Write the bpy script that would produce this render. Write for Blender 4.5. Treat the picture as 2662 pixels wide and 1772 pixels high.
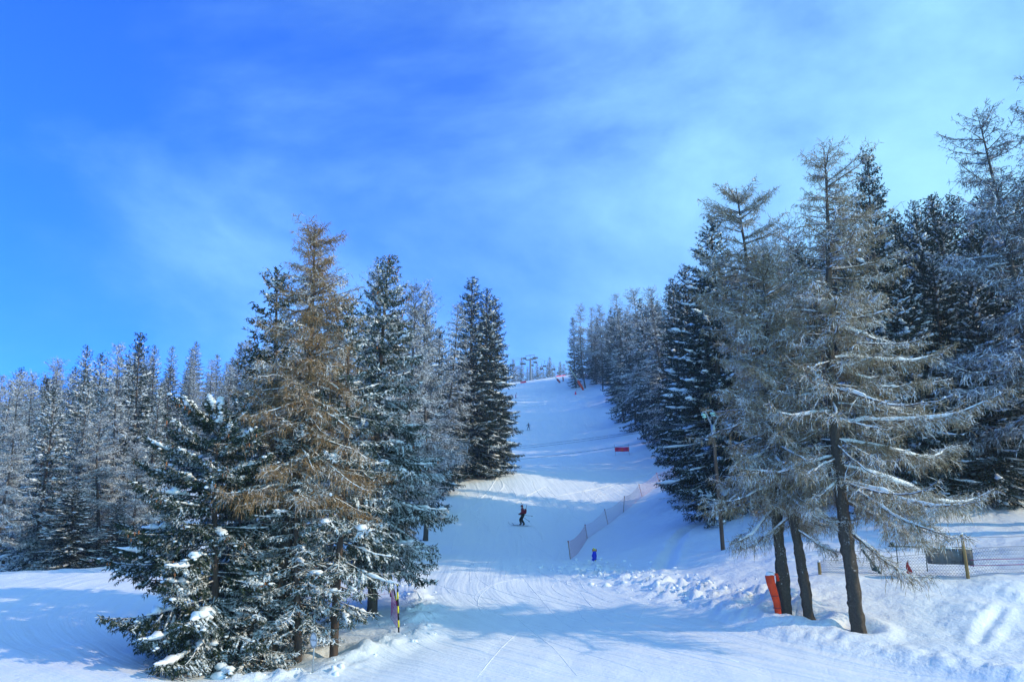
import bpy, math, random
import numpy as np
from mathutils import Vector, Matrix

R = math.radians
SC = bpy.context.scene
COL = SC.collection
for o in list(bpy.data.objects):
    bpy.data.objects.remove(o)

# ------------------------------------------------------------------ camera
CZ = 5.8                       # eye height above the snow in front
PITCH = R(11.5)
F = 2215.0                     # focal length in photo pixels (2662 wide)
cam = bpy.data.cameras.new('Camera')
cam.sensor_width = 36.0
cam.lens = 36.0 * F / 2662.0
cam.clip_start = 0.1
cam.clip_end = 6000
camo = bpy.data.objects.new('Camera', cam)
COL.objects.link(camo)
camo.location = (0, 0, CZ)
camo.rotation_euler = (math.pi / 2 + PITCH, 0, 0)
SC.camera = camo

# ------------------------------------------------------------------ sky and sun
SUN_B = R(14)                  # the sun stands to the right, a little behind the camera
SUN_EL = R(26)
sun_dir = Vector((math.cos(SUN_B) * math.cos(SUN_EL), -math.sin(SUN_B) * math.cos(SUN_EL), math.sin(SUN_EL)))
world = bpy.data.worlds.new('World')
SC.world = world
world.use_nodes = True
wt = world.node_tree
wt.nodes.clear()
w_out = wt.nodes.new('ShaderNodeOutputWorld')
w_bg = wt.nodes.new('ShaderNodeBackground')
w_bg.inputs['Strength'].default_value = 0.14
w_sky = wt.nodes.new('ShaderNodeTexSky')
w_sky.sky_type = 'NISHITA'
w_sky.sun_disc = False
w_sky.sun_elevation = SUN_EL
w_sky.sun_rotation = math.pi / 2 + SUN_B
w_sky.altitude = 1700
w_sky.air_density = 1.0
w_sky.dust_density = 0.6
w_sky.ozone_density = 3.0
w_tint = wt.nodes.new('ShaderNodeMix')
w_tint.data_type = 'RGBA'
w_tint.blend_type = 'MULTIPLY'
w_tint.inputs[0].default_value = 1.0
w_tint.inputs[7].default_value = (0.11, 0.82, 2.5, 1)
wt.links.new(w_sky.outputs[0], w_tint.inputs[6])
# thin high cloud, thicker towards the sun; unseen cover right and behind added to brighten the shade
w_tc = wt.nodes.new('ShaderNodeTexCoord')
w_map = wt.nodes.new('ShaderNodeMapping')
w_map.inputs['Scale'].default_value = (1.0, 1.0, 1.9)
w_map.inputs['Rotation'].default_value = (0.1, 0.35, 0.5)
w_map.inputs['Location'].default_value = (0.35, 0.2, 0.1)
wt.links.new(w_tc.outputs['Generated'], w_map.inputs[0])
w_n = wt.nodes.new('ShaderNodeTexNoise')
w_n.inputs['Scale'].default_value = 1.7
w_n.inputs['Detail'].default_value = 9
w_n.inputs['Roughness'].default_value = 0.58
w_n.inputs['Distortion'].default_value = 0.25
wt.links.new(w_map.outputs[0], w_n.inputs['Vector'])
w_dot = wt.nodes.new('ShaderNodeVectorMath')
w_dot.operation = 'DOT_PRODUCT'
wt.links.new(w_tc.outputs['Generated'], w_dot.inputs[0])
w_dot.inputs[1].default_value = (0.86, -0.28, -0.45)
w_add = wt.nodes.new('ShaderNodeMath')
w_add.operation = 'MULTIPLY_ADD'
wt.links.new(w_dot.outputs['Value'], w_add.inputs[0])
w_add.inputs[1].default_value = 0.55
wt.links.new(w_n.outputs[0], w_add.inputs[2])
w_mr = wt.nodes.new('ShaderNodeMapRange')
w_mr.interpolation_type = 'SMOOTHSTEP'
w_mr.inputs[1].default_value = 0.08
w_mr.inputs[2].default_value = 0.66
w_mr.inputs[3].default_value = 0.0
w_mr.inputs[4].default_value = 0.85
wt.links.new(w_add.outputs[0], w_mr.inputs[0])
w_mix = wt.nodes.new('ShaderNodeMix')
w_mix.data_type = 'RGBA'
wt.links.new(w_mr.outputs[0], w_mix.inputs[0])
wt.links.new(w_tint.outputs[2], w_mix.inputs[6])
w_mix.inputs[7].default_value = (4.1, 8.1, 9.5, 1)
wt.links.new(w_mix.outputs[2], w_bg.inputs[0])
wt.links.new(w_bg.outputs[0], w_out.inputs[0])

sl = bpy.data.lights.new('Sun', 'SUN')
sl.energy = 3.5
sl.angle = R(0.5)
sl.color = (1.0, 0.82, 0.56)
so = bpy.data.objects.new('Sun', sl)
COL.objects.link(so)
so.rotation_euler = sun_dir.to_track_quat('Z', 'Y').to_euler()
so.location = (60, -20, 60)

SC.view_settings.view_transform = 'Standard'
SC.view_settings.look = 'None'
SC.view_settings.gamma = 1
SC.view_settings.exposure = 0.16
SC.view_settings.use_curve_mapping = False
SC.render.engine = 'CYCLES'
SC.cycles.max_bounces = 6
SC.cycles.diffuse_bounces = 3
SC.cycles.transparent_max_bounces = 8
HAZE = 0.0005

# ------------------------------------------------------------------ pixels to places
cp, sp = math.cos(PITCH), math.sin(PITCH)


def at(px, py, d):
    """the point at depth d (metres ahead) seen at photo pixel px, py"""
    xc, yc = (px - 1331.0) / F, (886.0 - py) / F
    k = d / (cp - yc * sp)
    return np.array([xc * k, d, CZ + k * (sp + yc * cp)])


def project(p):
    x, y, z = p[0], p[1], p[2] - CZ
    fw = y * cp + z * sp
    up = -y * sp + z * cp
    return 1331 + F * x / fw, 886 - F * up / fw


# ------------------------------------------------------------------ value noise
def _h(ix, iy, s):
    h = (ix.astype(np.int64) * 374761393 + iy.astype(np.int64) * 668265263 + s * 974634777) & 0xFFFFFFFF
    h = ((h ^ (h >> 13)) * 1274126177) & 0xFFFFFFFF
    return ((h ^ (h >> 16)) & 0xFFFF) / 65535.0


def vnoise(x, y, s=0):
    ix, iy = np.floor(x), np.floor(y)
    fx, fy = x - ix, y - iy
    fx, fy = fx * fx * (3 - 2 * fx), fy * fy * (3 - 2 * fy)
    a, b = _h(ix, iy, s), _h(ix + 1, iy, s)
    c, d = _h(ix, iy + 1, s), _h(ix + 1, iy + 1, s)
    return (a * (1 - fx) + b * fx) * (1 - fy) + (c * (1 - fx) + d * fx) * fy


def fbm(x, y, s=0, o=4):
    r, a, t = 0.0, 1.0, 0.0
    for i in range(o):
        r = r + a * vnoise(x, y, s + i)
        t += a
        a *= 0.5
        x, y = x * 2.03 + 3.1, y * 2.03 + 7.7
    return r / t


# ------------------------------------------------------------------ terrain
CTRL = [(1331, 1772, 28), (900, 1772, 28), (400, 1772, 27), (0, 1772, 26), (1331, 1648, 34.5), (1037, 1652, 34),
        (868, 1705, 32), (560, 1738, 31), (2236, 1645, 33), (2105, 1612, 34), (2045, 1605, 34.4), (1790, 1640, 34),
        (2662, 1772, 27), (2300, 1740, 29), (2662, 1610, 33), (2515, 1500, 37.5), (2662, 1480, 38), (2130, 1492, 39),
        (2500, 1440, 44), (2500, 1330, 50), (2640, 1265, 55), (2400, 1275, 54), (1900, 1480, 43), (1878, 1432, 50),
        (1545, 1475, 57), (1650, 1485, 51), (1331, 1512, 46), (1331, 1440, 60), (1345, 1366, 84), (1400, 1240, 110),
        (1250, 1243, 108), (1615, 1186, 134), (1373, 1116, 204), (1330, 1040, 265), (1525, 1012, 275), (1360, 992, 325),
        (1475, 972, 330), (1260, 1000, 330), (1484, 1452, 68), (1528, 1397, 78), (1620, 1330, 92), (1717, 1260, 107),
        (1700, 1400, 62), (1800, 1335, 68), (1100, 1400, 74), (1000, 1560, 41), (150, 1480, 55), (150, 1600, 38),
        (0, 1500, 50), (250, 1715, 29.5), (370, 1452, 66), (0, 1490, 62), (150, 1470, 70), (420, 1270, 105),
        (1590, 1102, 205), (1660, 1120, 170), (1900, 1180, 95), (2200, 1200, 85), (2800, 1180, 80)]
EXTRA = [(-90, 150, CZ + 3), (-80, 185, CZ + 14), (-76, 225, CZ + 26), (-150, 160, CZ - 2), (-230, 260, CZ + 8),
         (-120, 330, CZ + 40), (60, 150, CZ + 30), (60, 260, CZ + 54), (120, 200, CZ + 70), (20, 370, CZ + 51),
         (-30, 380, CZ + 51), (60, 400, CZ + 60), (0, 520, CZ + 52), (-300, 520, CZ + 40), (300, 520, CZ + 80),
         (0, 900, CZ + 40), (-900, 900, CZ + 20), (900, 900, CZ + 90), (0, 12, CZ - 5.8), (-15, 14, CZ - 5.9),
         (15, 14, CZ - 5.7), (0, -4, CZ - 5.8), (30, 0, CZ - 5.4), (-30, 0, CZ - 6), (45, 40, CZ - 1.0), (-40, 40, CZ - 4.6),
         (70, 60, CZ + 9), (60, 90, CZ + 10), (60, 0, CZ - 4), (130, 0, CZ + 3), (200, -5, CZ + 6), (130, 60, CZ + 22), (300, 60, CZ + 40)]


def _uv(x, y):
    k = np.maximum(y + 14.0, 4.0)
    return x / k * 3.2, np.log(k) * 2.2


def _tps(r2):
    return np.where(r2 > 1e-12, 0.5 * r2 * np.log(np.maximum(r2, 1e-12)), 0.0)


_pts = np.array([at(*c) for c in CTRL] + [np.array(e, float) for e in EXTRA])
_cu, _cv = _uv(_pts[:, 0], _pts[:, 1])
_n = len(_pts)
_A = np.zeros((_n + 3, _n + 3))
_A[:_n, :_n] = _tps((_cu[:, None] - _cu) ** 2 + (_cv[:, None] - _cv) ** 2) + np.eye(_n) * 0.02
_A[:_n, _n], _A[:_n, _n + 1], _A[:_n, _n + 2] = 1, _cu, _cv
_A[_n:, :_n] = _A[:_n, _n:].T
_w = np.linalg.solve(_A, np.concatenate([_pts[:, 2], np.zeros(3)]))


def base_z(x, y):
    sh = x.shape
    u, v = _uv(x.ravel(), y.ravel())
    out = np.empty(len(u))
    for i in range(0, len(u), 40000):
        s = slice(i, i + 40000)
        out[s] = _tps((u[s, None] - _cu) ** 2 + (v[s, None] - _cv) ** 2) @ _w[:_n] + _w[_n] + _w[_n + 1] * u[s] + _w[_n + 2] * v[s]
    return out.reshape(sh)


def groundpt(px, py):
    """where the ray of a photo pixel first meets the smooth ground"""
    ds = np.concatenate([np.arange(15, 140, 0.1), np.arange(140, 420, 0.4)])
    P = np.array([at(px, py, d) for d in (1.0, 2.0)])
    dv = P[1] - P[0]
    o = P[0] - dv
    X = o[None] + dv[None] * ds[:, None]
    g = base_z(X[:, 0], X[:, 1])
    hit = np.where(X[:, 2] <= g)[0]
    i = hit[0] if len(hit) else len(ds) - 1
    return X[i].copy()


def polydist(x, y, pl):
    best = np.full(x.shape, 1e9)
    for (ax, ay), (bx, by) in zip(pl[:-1], pl[1:]):
        dx, dy = bx - ax, by - ay
        t = np.clip(((x - ax) * dx + (y - ay) * dy) / (dx * dx + dy * dy), 0, 1)
        best = np.minimum(best, np.hypot(x - ax - t * dx, y - ay - t * dy))
    return best


def pline(pts):
    return [tuple(groundpt(*p)[:2]) for p in pts]


XL = np.array([(20, -9), (28, -7), (34, -4.0), (45, -6), (60, -6.5), (84, -9), (110, -5.5), (128, -4), (204, -5), (260, -5), (330, -8), (345, -40)], float)
XR = np.array([(20, 20), (28, 13.5), (31, 11), (35, 8.0), (40, 7.6), (46, 8.2), (52, 6.6), (60, 5.6), (68, 4.7), (92, 12), (108, 18), (128, 21), (204, 24), (260, 21), (330, 25), (345, 40)], float)
BERM_L = pline([(640, 1772), (812, 1760), (960, 1700), (1085, 1650), (1095, 1560), (1040, 1500), (1060, 1440)])
BERM_R = pline([(2660, 1770), (2500, 1735), (2350, 1705), (2160, 1672), (2010, 1640), (1900, 1590)])
CHURN = pline([(2000, 1560), (1880, 1555), (1780, 1540), (1650, 1505), (1560, 1490), (1490, 1462)])
TROUGH = pline([(1830, 1358), (1785, 1375), (1762, 1400), (1740, 1440), (1722, 1486)])
TROUGH2 = pline([(2600, 1590), (2560, 1640), (2545, 1680)])
BERM_W = pline([(2640, 1530), (2600, 1575), (2500, 1610)])
WELLS = [tuple(groundpt(*p)[:2]) for p in ((2236, 1645), (2105, 1612), (2045, 1605), (868, 1705), (560, 1738), (676, 1708))]


def piste_mask(x, y):
    xl, xr = np.interp(y, XL[:, 0], XL[:, 1]), np.interp(y, XR[:, 0], XR[:, 1])
    soft = 0.6 + 0.01 * y
    m = np.clip((x - xl) / soft + 0.5, 0, 1) * np.clip((xr - x) / soft + 0.5, 0, 1)
    left = np.clip((-9 - x) / 2, 0, 1) * np.clip((y - 18) / 3, 0, 1) * np.clip((52 - y) / 4, 0, 1)
    m = np.maximum(m, left * 0.85)
    return m


def detail_z(x, y):
    m = piste_mask(x, y)
    near = np.clip((170 - y) / 90, 0, 1)
    z = (1 - m) * ((fbm(x * 0.33, y * 0.33, 11, 3) - 0.5) * 0.36 + (fbm(x * 1.3, y * 1.3, 5, 4) - 0.5) * 0.13)
    pits = np.clip(vnoise(x * 2.6, y * 2.6, 21) - 0.80, 0, 1) * 5
    z = z - (1 - m) * pits * 0.05 * near
    z = z + m * ((fbm(x * 0.20, y * 0.11, 31, 3) - 0.5) * 0.34 + (fbm(x * 1.7, y * 0.55, 35, 2) - 0.5) * 0.045) * np.clip((y - 10) / 20, 0, 1)
    # rolls across the piste higher up
    z = z + m * np.sin(y * 0.19 + vnoise(x * 0.05, y * 0.05, 3) * 5) * 0.16 * np.clip((y - 130) / 60, 0, 1)
    ch = np.clip(fbm(x * 1.5, y * 1.5, 41, 3) - 0.40, 0, 1) * 2.2
    lump = np.clip(vnoise(x * 3.1, y * 3.1, 44) - 0.5, 0, 1) * 2 + (fbm(x * 5.0, y * 5.0, 46, 2) - 0.5) * 1.2
    wx_, wy_ = x + fbm(x * 2, y * 2, 51, 2) * 0.5, y + fbm(x * 2, y * 2, 57, 2) * 0.5
    block = np.clip(_h(np.floor(wx_ * 3.0), np.floor(wy_ * 3.0), 9) - 0.62, 0, 1) * 2.4
    d = polydist(x, y, BERM_L)
    z = z + np.exp(-(d / 0.75) ** 2) * (0.08 + ch * 0.24 + lump * 0.12 + block * 0.14)
    d = polydist(x, y, BERM_R)
    z = z + np.exp(-(d / 0.7) ** 2) * (0.05 + ch * 0.08 + lump * 0.08 + block * 0.10)
    z = z + 0.16 * np.clip(1 - piste_mask(x, y) * 1.2, 0, 1) * np.exp(-(d / 3.0) ** 2)
    # cut bank beside the right hand berm: the untouched snow stands higher
    d = polydist(x, y, CHURN)
    z = z + np.exp(-(d / 1.9) ** 2) * (ch * 0.22 + lump * 0.14 + block * 0.26)
    d = polydist(x, y, TROUGH)
    z = z - np.exp(-(d / 0.40) ** 2) * 0.26 + np.exp(-((d - 0.75) / 0.3) ** 2) * 0.08
    d = polydist(x, y, TROUGH2)
    z = z - np.exp(-(d / 0.18) ** 2) * 0.10 + np.exp(-((d - 0.4) / 0.2) ** 2) * 0.05
    d = polydist(x, y, BERM_W)
    z = z + np.exp(-(d / 0.9) ** 2) * 0.14 * (0.5 + ch)
    for wx, wy in WELLS:
        r = np.hypot(x - wx, y - wy)
        z = z - 0.28 * np.exp(-(r / 0.55) ** 2) + 0.14 * np.exp(-((r - 1.0) / 0.35) ** 2)
    return z


def zat(x, y):
    x, y = np.atleast_1d(np.asarray(x, float)), np.atleast_1d(np.asarray(y, float))
    return base_z(x, y) + detail_z(x, y)


def gz(x, y):
    return float(zat(x, y)[0])


def gp(px, py):
    p = groundpt(px, py)
    p[2] = gz(p[0], p[1])
    return p


def at_d(px, d):
    """the ground point at depth d straight below photo column px (column taken at the ground)"""
    py = 1500.0
    for _ in range(5):
        p = at(px, py, d)
        p[2] = gz(p[0], p[1])
        py = project(p)[1]
    return p


# ------------------------------------------------------------------ materials
MATS = {}


def mat(name, col, rough=0.6, noise=0.0, scale=8.0, bump=0.0, bscale=None, metal=0.0, spec=0.3, stretch=None):
    if name in MATS:
        return MATS[name]
    m = bpy.data.materials.new(name)
    m.use_nodes = True
    nt = m.node_tree
    b = nt.nodes['Principled BSDF']
    b.inputs['Roughness'].default_value = rough
    b.inputs['Metallic'].default_value = metal
    b.inputs['Specular IOR Level'].default_value = spec
    b.inputs['Base Color'].default_value = (*col, 1)
    tc = nt.nodes.new('ShaderNodeTexCoord')
    mp = nt.nodes.new('ShaderNodeMapping')
    if stretch:
        mp.inputs['Scale'].default_value = stretch
    nt.links.new(tc.outputs['Object'], mp.inputs[0])
    if noise:
        n = nt.nodes.new('ShaderNodeTexNoise')
        n.inputs['Scale'].default_value = scale
        n.inputs['Detail'].default_value = 4
        nt.links.new(mp.outputs[0], n.inputs['Vector'])
        cr = nt.nodes.new('ShaderNodeValToRGB')
        cr.color_ramp.elements[0].position = 0.3
        cr.color_ramp.elements[1].position = 0.72
        cr.color_ramp.elements[0].color = (*[c * (1 - noise) for c in col], 1)
        cr.color_ramp.elements[1].color = (*[min(1, c * (1 + noise)) for c in col], 1)
        nt.links.new(n.outputs[0], cr.inputs[0])
        nt.links.new(cr.outputs[0], b.inputs['Base Color'])
    if bump:
        n2 = nt.nodes.new('ShaderNodeTexNoise')
        n2.inputs['Scale'].default_value = bscale or scale
        n2.inputs['Detail'].default_value = 4
        nt.links.new(mp.outputs[0], n2.inputs['Vector'])
        bp = nt.nodes.new('ShaderNodeBump')
        bp.inputs['Strength'].default_value = bump
        bp.inputs['Distance'].default_value = 0.03
        nt.links.new(n2.outputs[0], bp.inputs['Height'])
        nt.links.new(bp.outputs[0], b.inputs['Normal'])
    MATS[name] = m
    return m


SNOW = (0.85, 0.905, 0.94)


def frosted(name, col, col2, bias, cl_scale=1.3, fine=9.0, up=0.55, sn=SNOW):
    """needles or twigs of colour col..col2 with snow lying on upper faces and rime in patches"""
    m = bpy.data.materials.new(name)
    m.use_nodes = True
    nt = m.node_tree
    N = nt.nodes.new
    L = nt.links.new
    b = nt.nodes['Principled BSDF']
    b.inputs['Roughness'].default_value = 0.75
    b.inputs['Specular IOR Level'].default_value = 0.15
    tc = N('ShaderNodeTexCoord')
    g = N('ShaderNodeNewGeometry')
    sx = N('ShaderNodeSeparateXYZ')
    L(g.outputs['Normal'], sx.inputs[0])
    n1 = N('ShaderNodeTexNoise')
    n1.inputs['Scale'].default_value = cl_scale
    n1.inputs['Detail'].default_value = 2
    L(tc.outputs['Object'], n1.inputs['Vector'])
    n2 = N('ShaderNodeTexNoise')
    n2.inputs['Scale'].default_value = fine
    n2.inputs['Detail'].default_value = 2
    L(tc.outputs['Object'], n2.inputs['Vector'])
    a = N('ShaderNodeMath')
    a.operation = 'MULTIPLY_ADD'
    L(sx.outputs[2], a.inputs[0])
    a.inputs[1].default_value = up
    L(n1.outputs[0], a.inputs[2])
    c = N('ShaderNodeMath')
    c.operation = 'MULTIPLY_ADD'
    L(n2.outputs[0], c.inputs[0])
    c.inputs[1].default_value = 0.9
    L(a.outputs[0], c.inputs[2])
    mr = N('ShaderNodeMapRange')
    mr.interpolation_type = 'SMOOTHSTEP'
    mr.inputs[1].default_value = 0.95 - bias
    mr.inputs[2].default_value = 1.30 - bias
    L(c.outputs[0], mr.inputs[0])
    mc = N('ShaderNodeMix')
    mc.data_type = 'RGBA'
    L(n2.outputs[0], mc.inputs[0])
    mc.inputs[6].default_value = (*col, 1)
    mc.inputs[7].default_value = (*col2, 1)
    mx = N('ShaderNodeMix')
    mx.data_type = 'RGBA'
    L(mr.outputs[0], mx.inputs[0])
    L(mc.outputs[2], mx.inputs[6])
    mx.inputs[7].default_value = (*sn, 1)
    L(mx.outputs[2], b.inputs['Base Color'])
    MATS[name] = m
    return m


def ground_material():
    m = bpy.data.materials.new('snow_ground')
    m.use_nodes = True
    nt = m.node_tree
    N = nt.nodes.new
    L = nt.links.new
    b = nt.nodes['Principled BSDF']
    b.inputs['Base Color'].default_value = (*SNOW, 1)
    b.inputs['Roughness'].default_value = 0.55
    b.inputs['Specular IOR Level'].default_value = 0.25
    tc = N('ShaderNodeTexCoord')
    fl = N('ShaderNodeAttribute')
    fl.attribute_name = 'flow'
    gr = N('ShaderNodeAttribute')
    gr.attribute_name = 'groom'
    al = N('ShaderNodeAttribute')
    al.attribute_name = 'along'
    cb = N('ShaderNodeCombineXYZ')
    L(fl.outputs['Fac'], cb.inputs[0])
    L(al.outputs['Fac'], cb.inputs[1])
    heights = []
    for sc_, w in ((0.6, 0.18), (2.3, 0.30), (6.0, 0.26)):
        mp = N('ShaderNodeMapping')
        mp.inputs['Scale'].default_value = (sc_, 0.045 * sc_, 1)
        L(cb.outputs[0], mp.inputs[0])
        n = N('ShaderNodeTexNoise')
        n.inputs['Scale'].default_value = 1.0
        n.inputs['Detail'].default_value = 2
        L(mp.outputs[0], n.inputs['Vector'])
        mu = N('ShaderNodeMath')
        mu.operation = 'MULTIPLY'
        L(n.outputs[0], mu.inputs[0])
        mu.inputs[1].default_value = w / sc_
        heights.append(mu)
    s1 = N('ShaderNodeMath')
    L(heights[0].outputs[0], s1.inputs[0])
    L(heights[1].outputs[0], s1.inputs[1])
    s2 = N('ShaderNodeMath')
    L(s1.outputs[0], s2.inputs[0])
    L(heights[2].outputs[0], s2.inputs[1])
    s3 = N('ShaderNodeMath')
    s3.operation = 'MULTIPLY'
    L(s2.outputs[0], s3.inputs[0])
    L(gr.outputs['Fac'], s3.inputs[1])
    gn = N('ShaderNodeTexNoise')
    gn.inputs['Scale'].default_value = 7.0
    gn.inputs['Detail'].default_value = 5
    gn.inputs['Roughness'].default_value = 0.65
    L(tc.outputs['Object'], gn.inputs['Vector'])
    s4 = N('ShaderNodeMath')
    s4.operation = 'MULTIPLY_ADD'
    L(gn.outputs[0], s4.inputs[0])
    s4.inputs[1].default_value = 0.06
    wn = N('ShaderNodeTexNoise')
    wn.inputs['Scale'].default_value = 1.9
    wn.inputs['Detail'].default_value = 6
    wn.inputs['Roughness'].default_value = 0.6
    L(tc.outputs['Object'], wn.inputs['Vector'])
    iv = N('ShaderNodeMath')
    iv.operation = 'MULTIPLY_ADD'
    L(gr.outputs['Fac'], iv.inputs[0])
    iv.inputs[1].default_value = -0.16
    iv.inputs[2].default_value = 0.20
    wm = N('ShaderNodeMath')
    wm.operation = 'MULTIPLY'
    L(wn.outputs[0], wm.inputs[0])
    L(iv.outputs[0], wm.inputs[1])
    ws = N('ShaderNodeMath')
    L(wm.outputs[0], ws.inputs[0])
    L(s3.outputs[0], ws.inputs[1])
    L(ws.outputs[0], s4.inputs[2])
    bp = N('ShaderNodeBump')
    bp.inputs['Strength'].default_value = 0.55
    bp.inputs['Distance'].default_value = 1.0
    L(s4.outputs[0], bp.inputs['Height'])
    L(bp.outputs[0], b.inputs['Normal'])
    return m


M_SNOW = mat('snow_pad', SNOW, 0.6, bump=0.5, bscale=9.0, spec=0.2)
M_GROUND = ground_material()
M_BARK = mat('bark_spruce', (0.10, 0.075, 0.06), 0.9, 0.45, 6.0, 0.8, 12.0, stretch=(1, 1, 0.18))
M_BARKL = frosted('bark_larch', (0.028, 0.024, 0.020), (0.11, 0.092, 0.074), -0.17, 1.3, 13.0, 0.45)
M_LIMB = frosted('limb_bark', (0.07, 0.055, 0.045), (0.13, 0.10, 0.085), 0.0, 2.0, 11.0, 0.5)
M_SPR = frosted('spruce_needles', (0.012, 0.028, 0.018), (0.040, 0.062, 0.032), -0.10, 1.1, 7.0, 0.28)
M_SPRF = frosted('spruce_needles_rimed', (0.025, 0.045, 0.032), (0.06, 0.082, 0.055), 0.0, 1.1, 7.0, 0.34)
M_SPRD = frosted('spruce_needles_forest', (0.007, 0.020, 0.016), (0.022, 0.040, 0.028), -0.17, 0.8, 5.0, 0.25)
M_SPRH = frosted('spruce_needles_hill', (0.022, 0.042, 0.036), (0.048, 0.070, 0.056), -0.03, 0.9, 5.0, 0.34)
M_LARO = frosted('larch_twigs_orange', (0.13, 0.092, 0.050), (0.40, 0.245, 0.10), -0.06, 0.8, 6.0, 0.32)
M_LARG = frosted('larch_twigs_grey', (0.12, 0.098, 0.060), (0.42, 0.325, 0.19), 0.0, 1.0, 8.0, 0.36)
M_LARF = frosted('larch_twigs_rimed', (0.080, 0.083, 0.080), (0.18, 0.18, 0.165), 0.07, 1.0, 6.0, 0.32)
M_CONE = mat('cone_scales', (0.30, 0.12, 0.045), 0.7, 0.3, 20.0)


# ------------------------------------------------------------------ mesh building
def unit(v):
    return v / np.maximum(np.linalg.norm(v, axis=-1, keepdims=True), 1e-9)


class Acc:
    """collects vertices and triangles for one mesh"""

    def __init__(s):
        s.v, s.t, s.n = [], [], 0

    def add(s, v, t):
        v = np.asarray(v, float).reshape(-1, 3)
        s.v.append(v)
        s.t.append(np.asarray(t, np.int64).reshape(-1, 3) + s.n)
        s.n += len(v)
        return s

    def tubes(s, P, Ra, sides, Rb=None, cap=True):
        """P [B,n,3] paths, Ra [B,n] radius across, Rb radius upward"""
        P, Ra = np.asarray(P, float), np.asarray(Ra, float)
        if P.ndim == 2:
            P, Ra = P[None], Ra[None]
            Rb = None if Rb is None else np.asarray(Rb, float)[None]
        Rb = Ra if Rb is None else Rb
        B, n, _ = P.shape
        if B == 0:
            return s
        T = np.empty_like(P)
        T[:, 1:-1] = P[:, 2:] - P[:, :-2]
        T[:, 0], T[:, -1] = P[:, 1] - P[:, 0], P[:, -1] - P[:, -2]
        T = unit(T)
        mean = unit(P[:, -1] - P[:, 0])
        ref = np.where(np.abs(mean[:, 2:3]) > 0.9, np.array([[1.0, 0.05, 0]]), np.array([[0, 0, 1.0]]))
        S = unit(np.cross(T, ref[:, None, :]))
        U = np.cross(S, T)
        an = np.arange(sides) / sides * 2 * np.pi
        V = P[:, :, None] + S[:, :, None] * (np.cos(an)[None, None, :, None] * Ra[:, :, None, None]) \
            + U[:, :, None] * (np.sin(an)[None, None, :, None] * Rb[:, :, None, None])
        idx = np.arange(B * n * sides).reshape(B, n, sides)
        a, b = idx[:, :-1], idx[:, 1:]
        a2, b2 = np.roll(a, -1, 2), np.roll(b, -1, 2)
        t = np.concatenate([np.stack([a, a2, b2], -1).reshape(-1, 3), np.stack([a, b2, b], -1).reshape(-1, 3)])
        if cap:
            k = np.arange(1, sides - 1)
            e0, e1 = idx[:, 0], idx[:, -1]
            t = np.concatenate([t, np.stack([np.repeat(e0[:, :1], sides - 2, 1), e0[:, k + 1], e0[:, k]], -1).reshape(-1, 3),
                                np.stack([np.repeat(e1[:, :1], sides - 2, 1), e1[:, k], e1[:, k + 1]], -1).reshape(-1, 3)])
        return s.add(V, t)

    def tents(s, P0, P1, w, rng, flat=0.0, k=0.42):
        """narrow two-faced blades from P0 to P1; flat=1 keeps them level"""
        ax = P1 - P0
        n = len(ax)
        r = rng.normal(size=(n, 3)) * (1 - flat)
        r[:, 2] += flat * 2
        S = unit(np.cross(ax, r))
        U = unit(np.cross(S, ax))
        w = np.broadcast_to(np.asarray(w, float), (n,))[:, None]
        m = P0 + ax * k
        V = np.stack([P0, m - S * w - U * w * 0.35, P1, m + S * w - U * w * 0.35], 1)
        i = np.arange(n)[:, None] * 4
        t = np.concatenate([i + np.array([0, 1, 2]), i + np.array([0, 2, 3])])
        return s.add(V, t)

    def ribbons(s, P0, P1, w0, w1, rng):
        ax = P1 - P0
        n = len(ax)
        S = unit(np.cross(ax, rng.normal(size=(n, 3))))
        V = np.stack([P0 - S * w0, P0 + S * w0, P1 + S * w1, P1 - S * w1], 1)
        i = np.arange(n)[:, None] * 4
        return s.add(V, np.concatenate([i + np.array([0, 1, 2]), i + np.array([0, 2, 3])]))

    def blobs(s, P, Sc, rng, sub=0):
        v, t = ICO[sub]
        n = len(P)
        if n == 0:
            return s
        jit = 1 + (rng.random((n, len(v), 1)) - 0.5) * 0.5
        V = P[:, None] + v[None] * jit * Sc[:, None]
        return s.add(V, (np.arange(n)[:, None, None] * len(v) + t[None]).reshape(-1, 3))

    def box(s, c, size, rot=None):
        v = np.array([(x, y, z) for x in (-.5, .5) for y in (-.5, .5) for z in (-.5, .5)]) * np.array(size)
        if rot is not None:
            v = v @ np.array(Matrix.Rotation(rot, 3, 'Z')).T
        q = [(0, 1, 3, 2), (4, 6, 7, 5), (0, 4, 5, 1), (2, 3, 7, 6), (0, 2, 6, 4), (1, 5, 7, 3)]
        t = [(a, b, c_) for a, b, c_, d in q] + [(a, c_, d) for a, b, c_, d in q]
        return s.add(v + np.array(c), t)

    def bar(s, p, q, r, sides=8, r2=None):
        return s.tubes(np.array([p, q], float), np.array([r, r if r2 is None else r2]), sides)

    def path(s, pts, r, sides=8, rb=None):
        pts = np.array(pts, float)
        r = np.broadcast_to(np.asarray(r, float), (len(pts),))
        return s.tubes(pts, r, sides, None if rb is None else np.broadcast_to(np.asarray(rb, float), (len(pts),)))

    def lathe(s, c, prof, sides=12):
        """prof: list of (radius, height) round a vertical axis at c"""
        return s.tubes(np.array([(c[0], c[1], c[2] + h) for r, h in prof]), np.array([r for r, h in prof]), sides)

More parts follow.
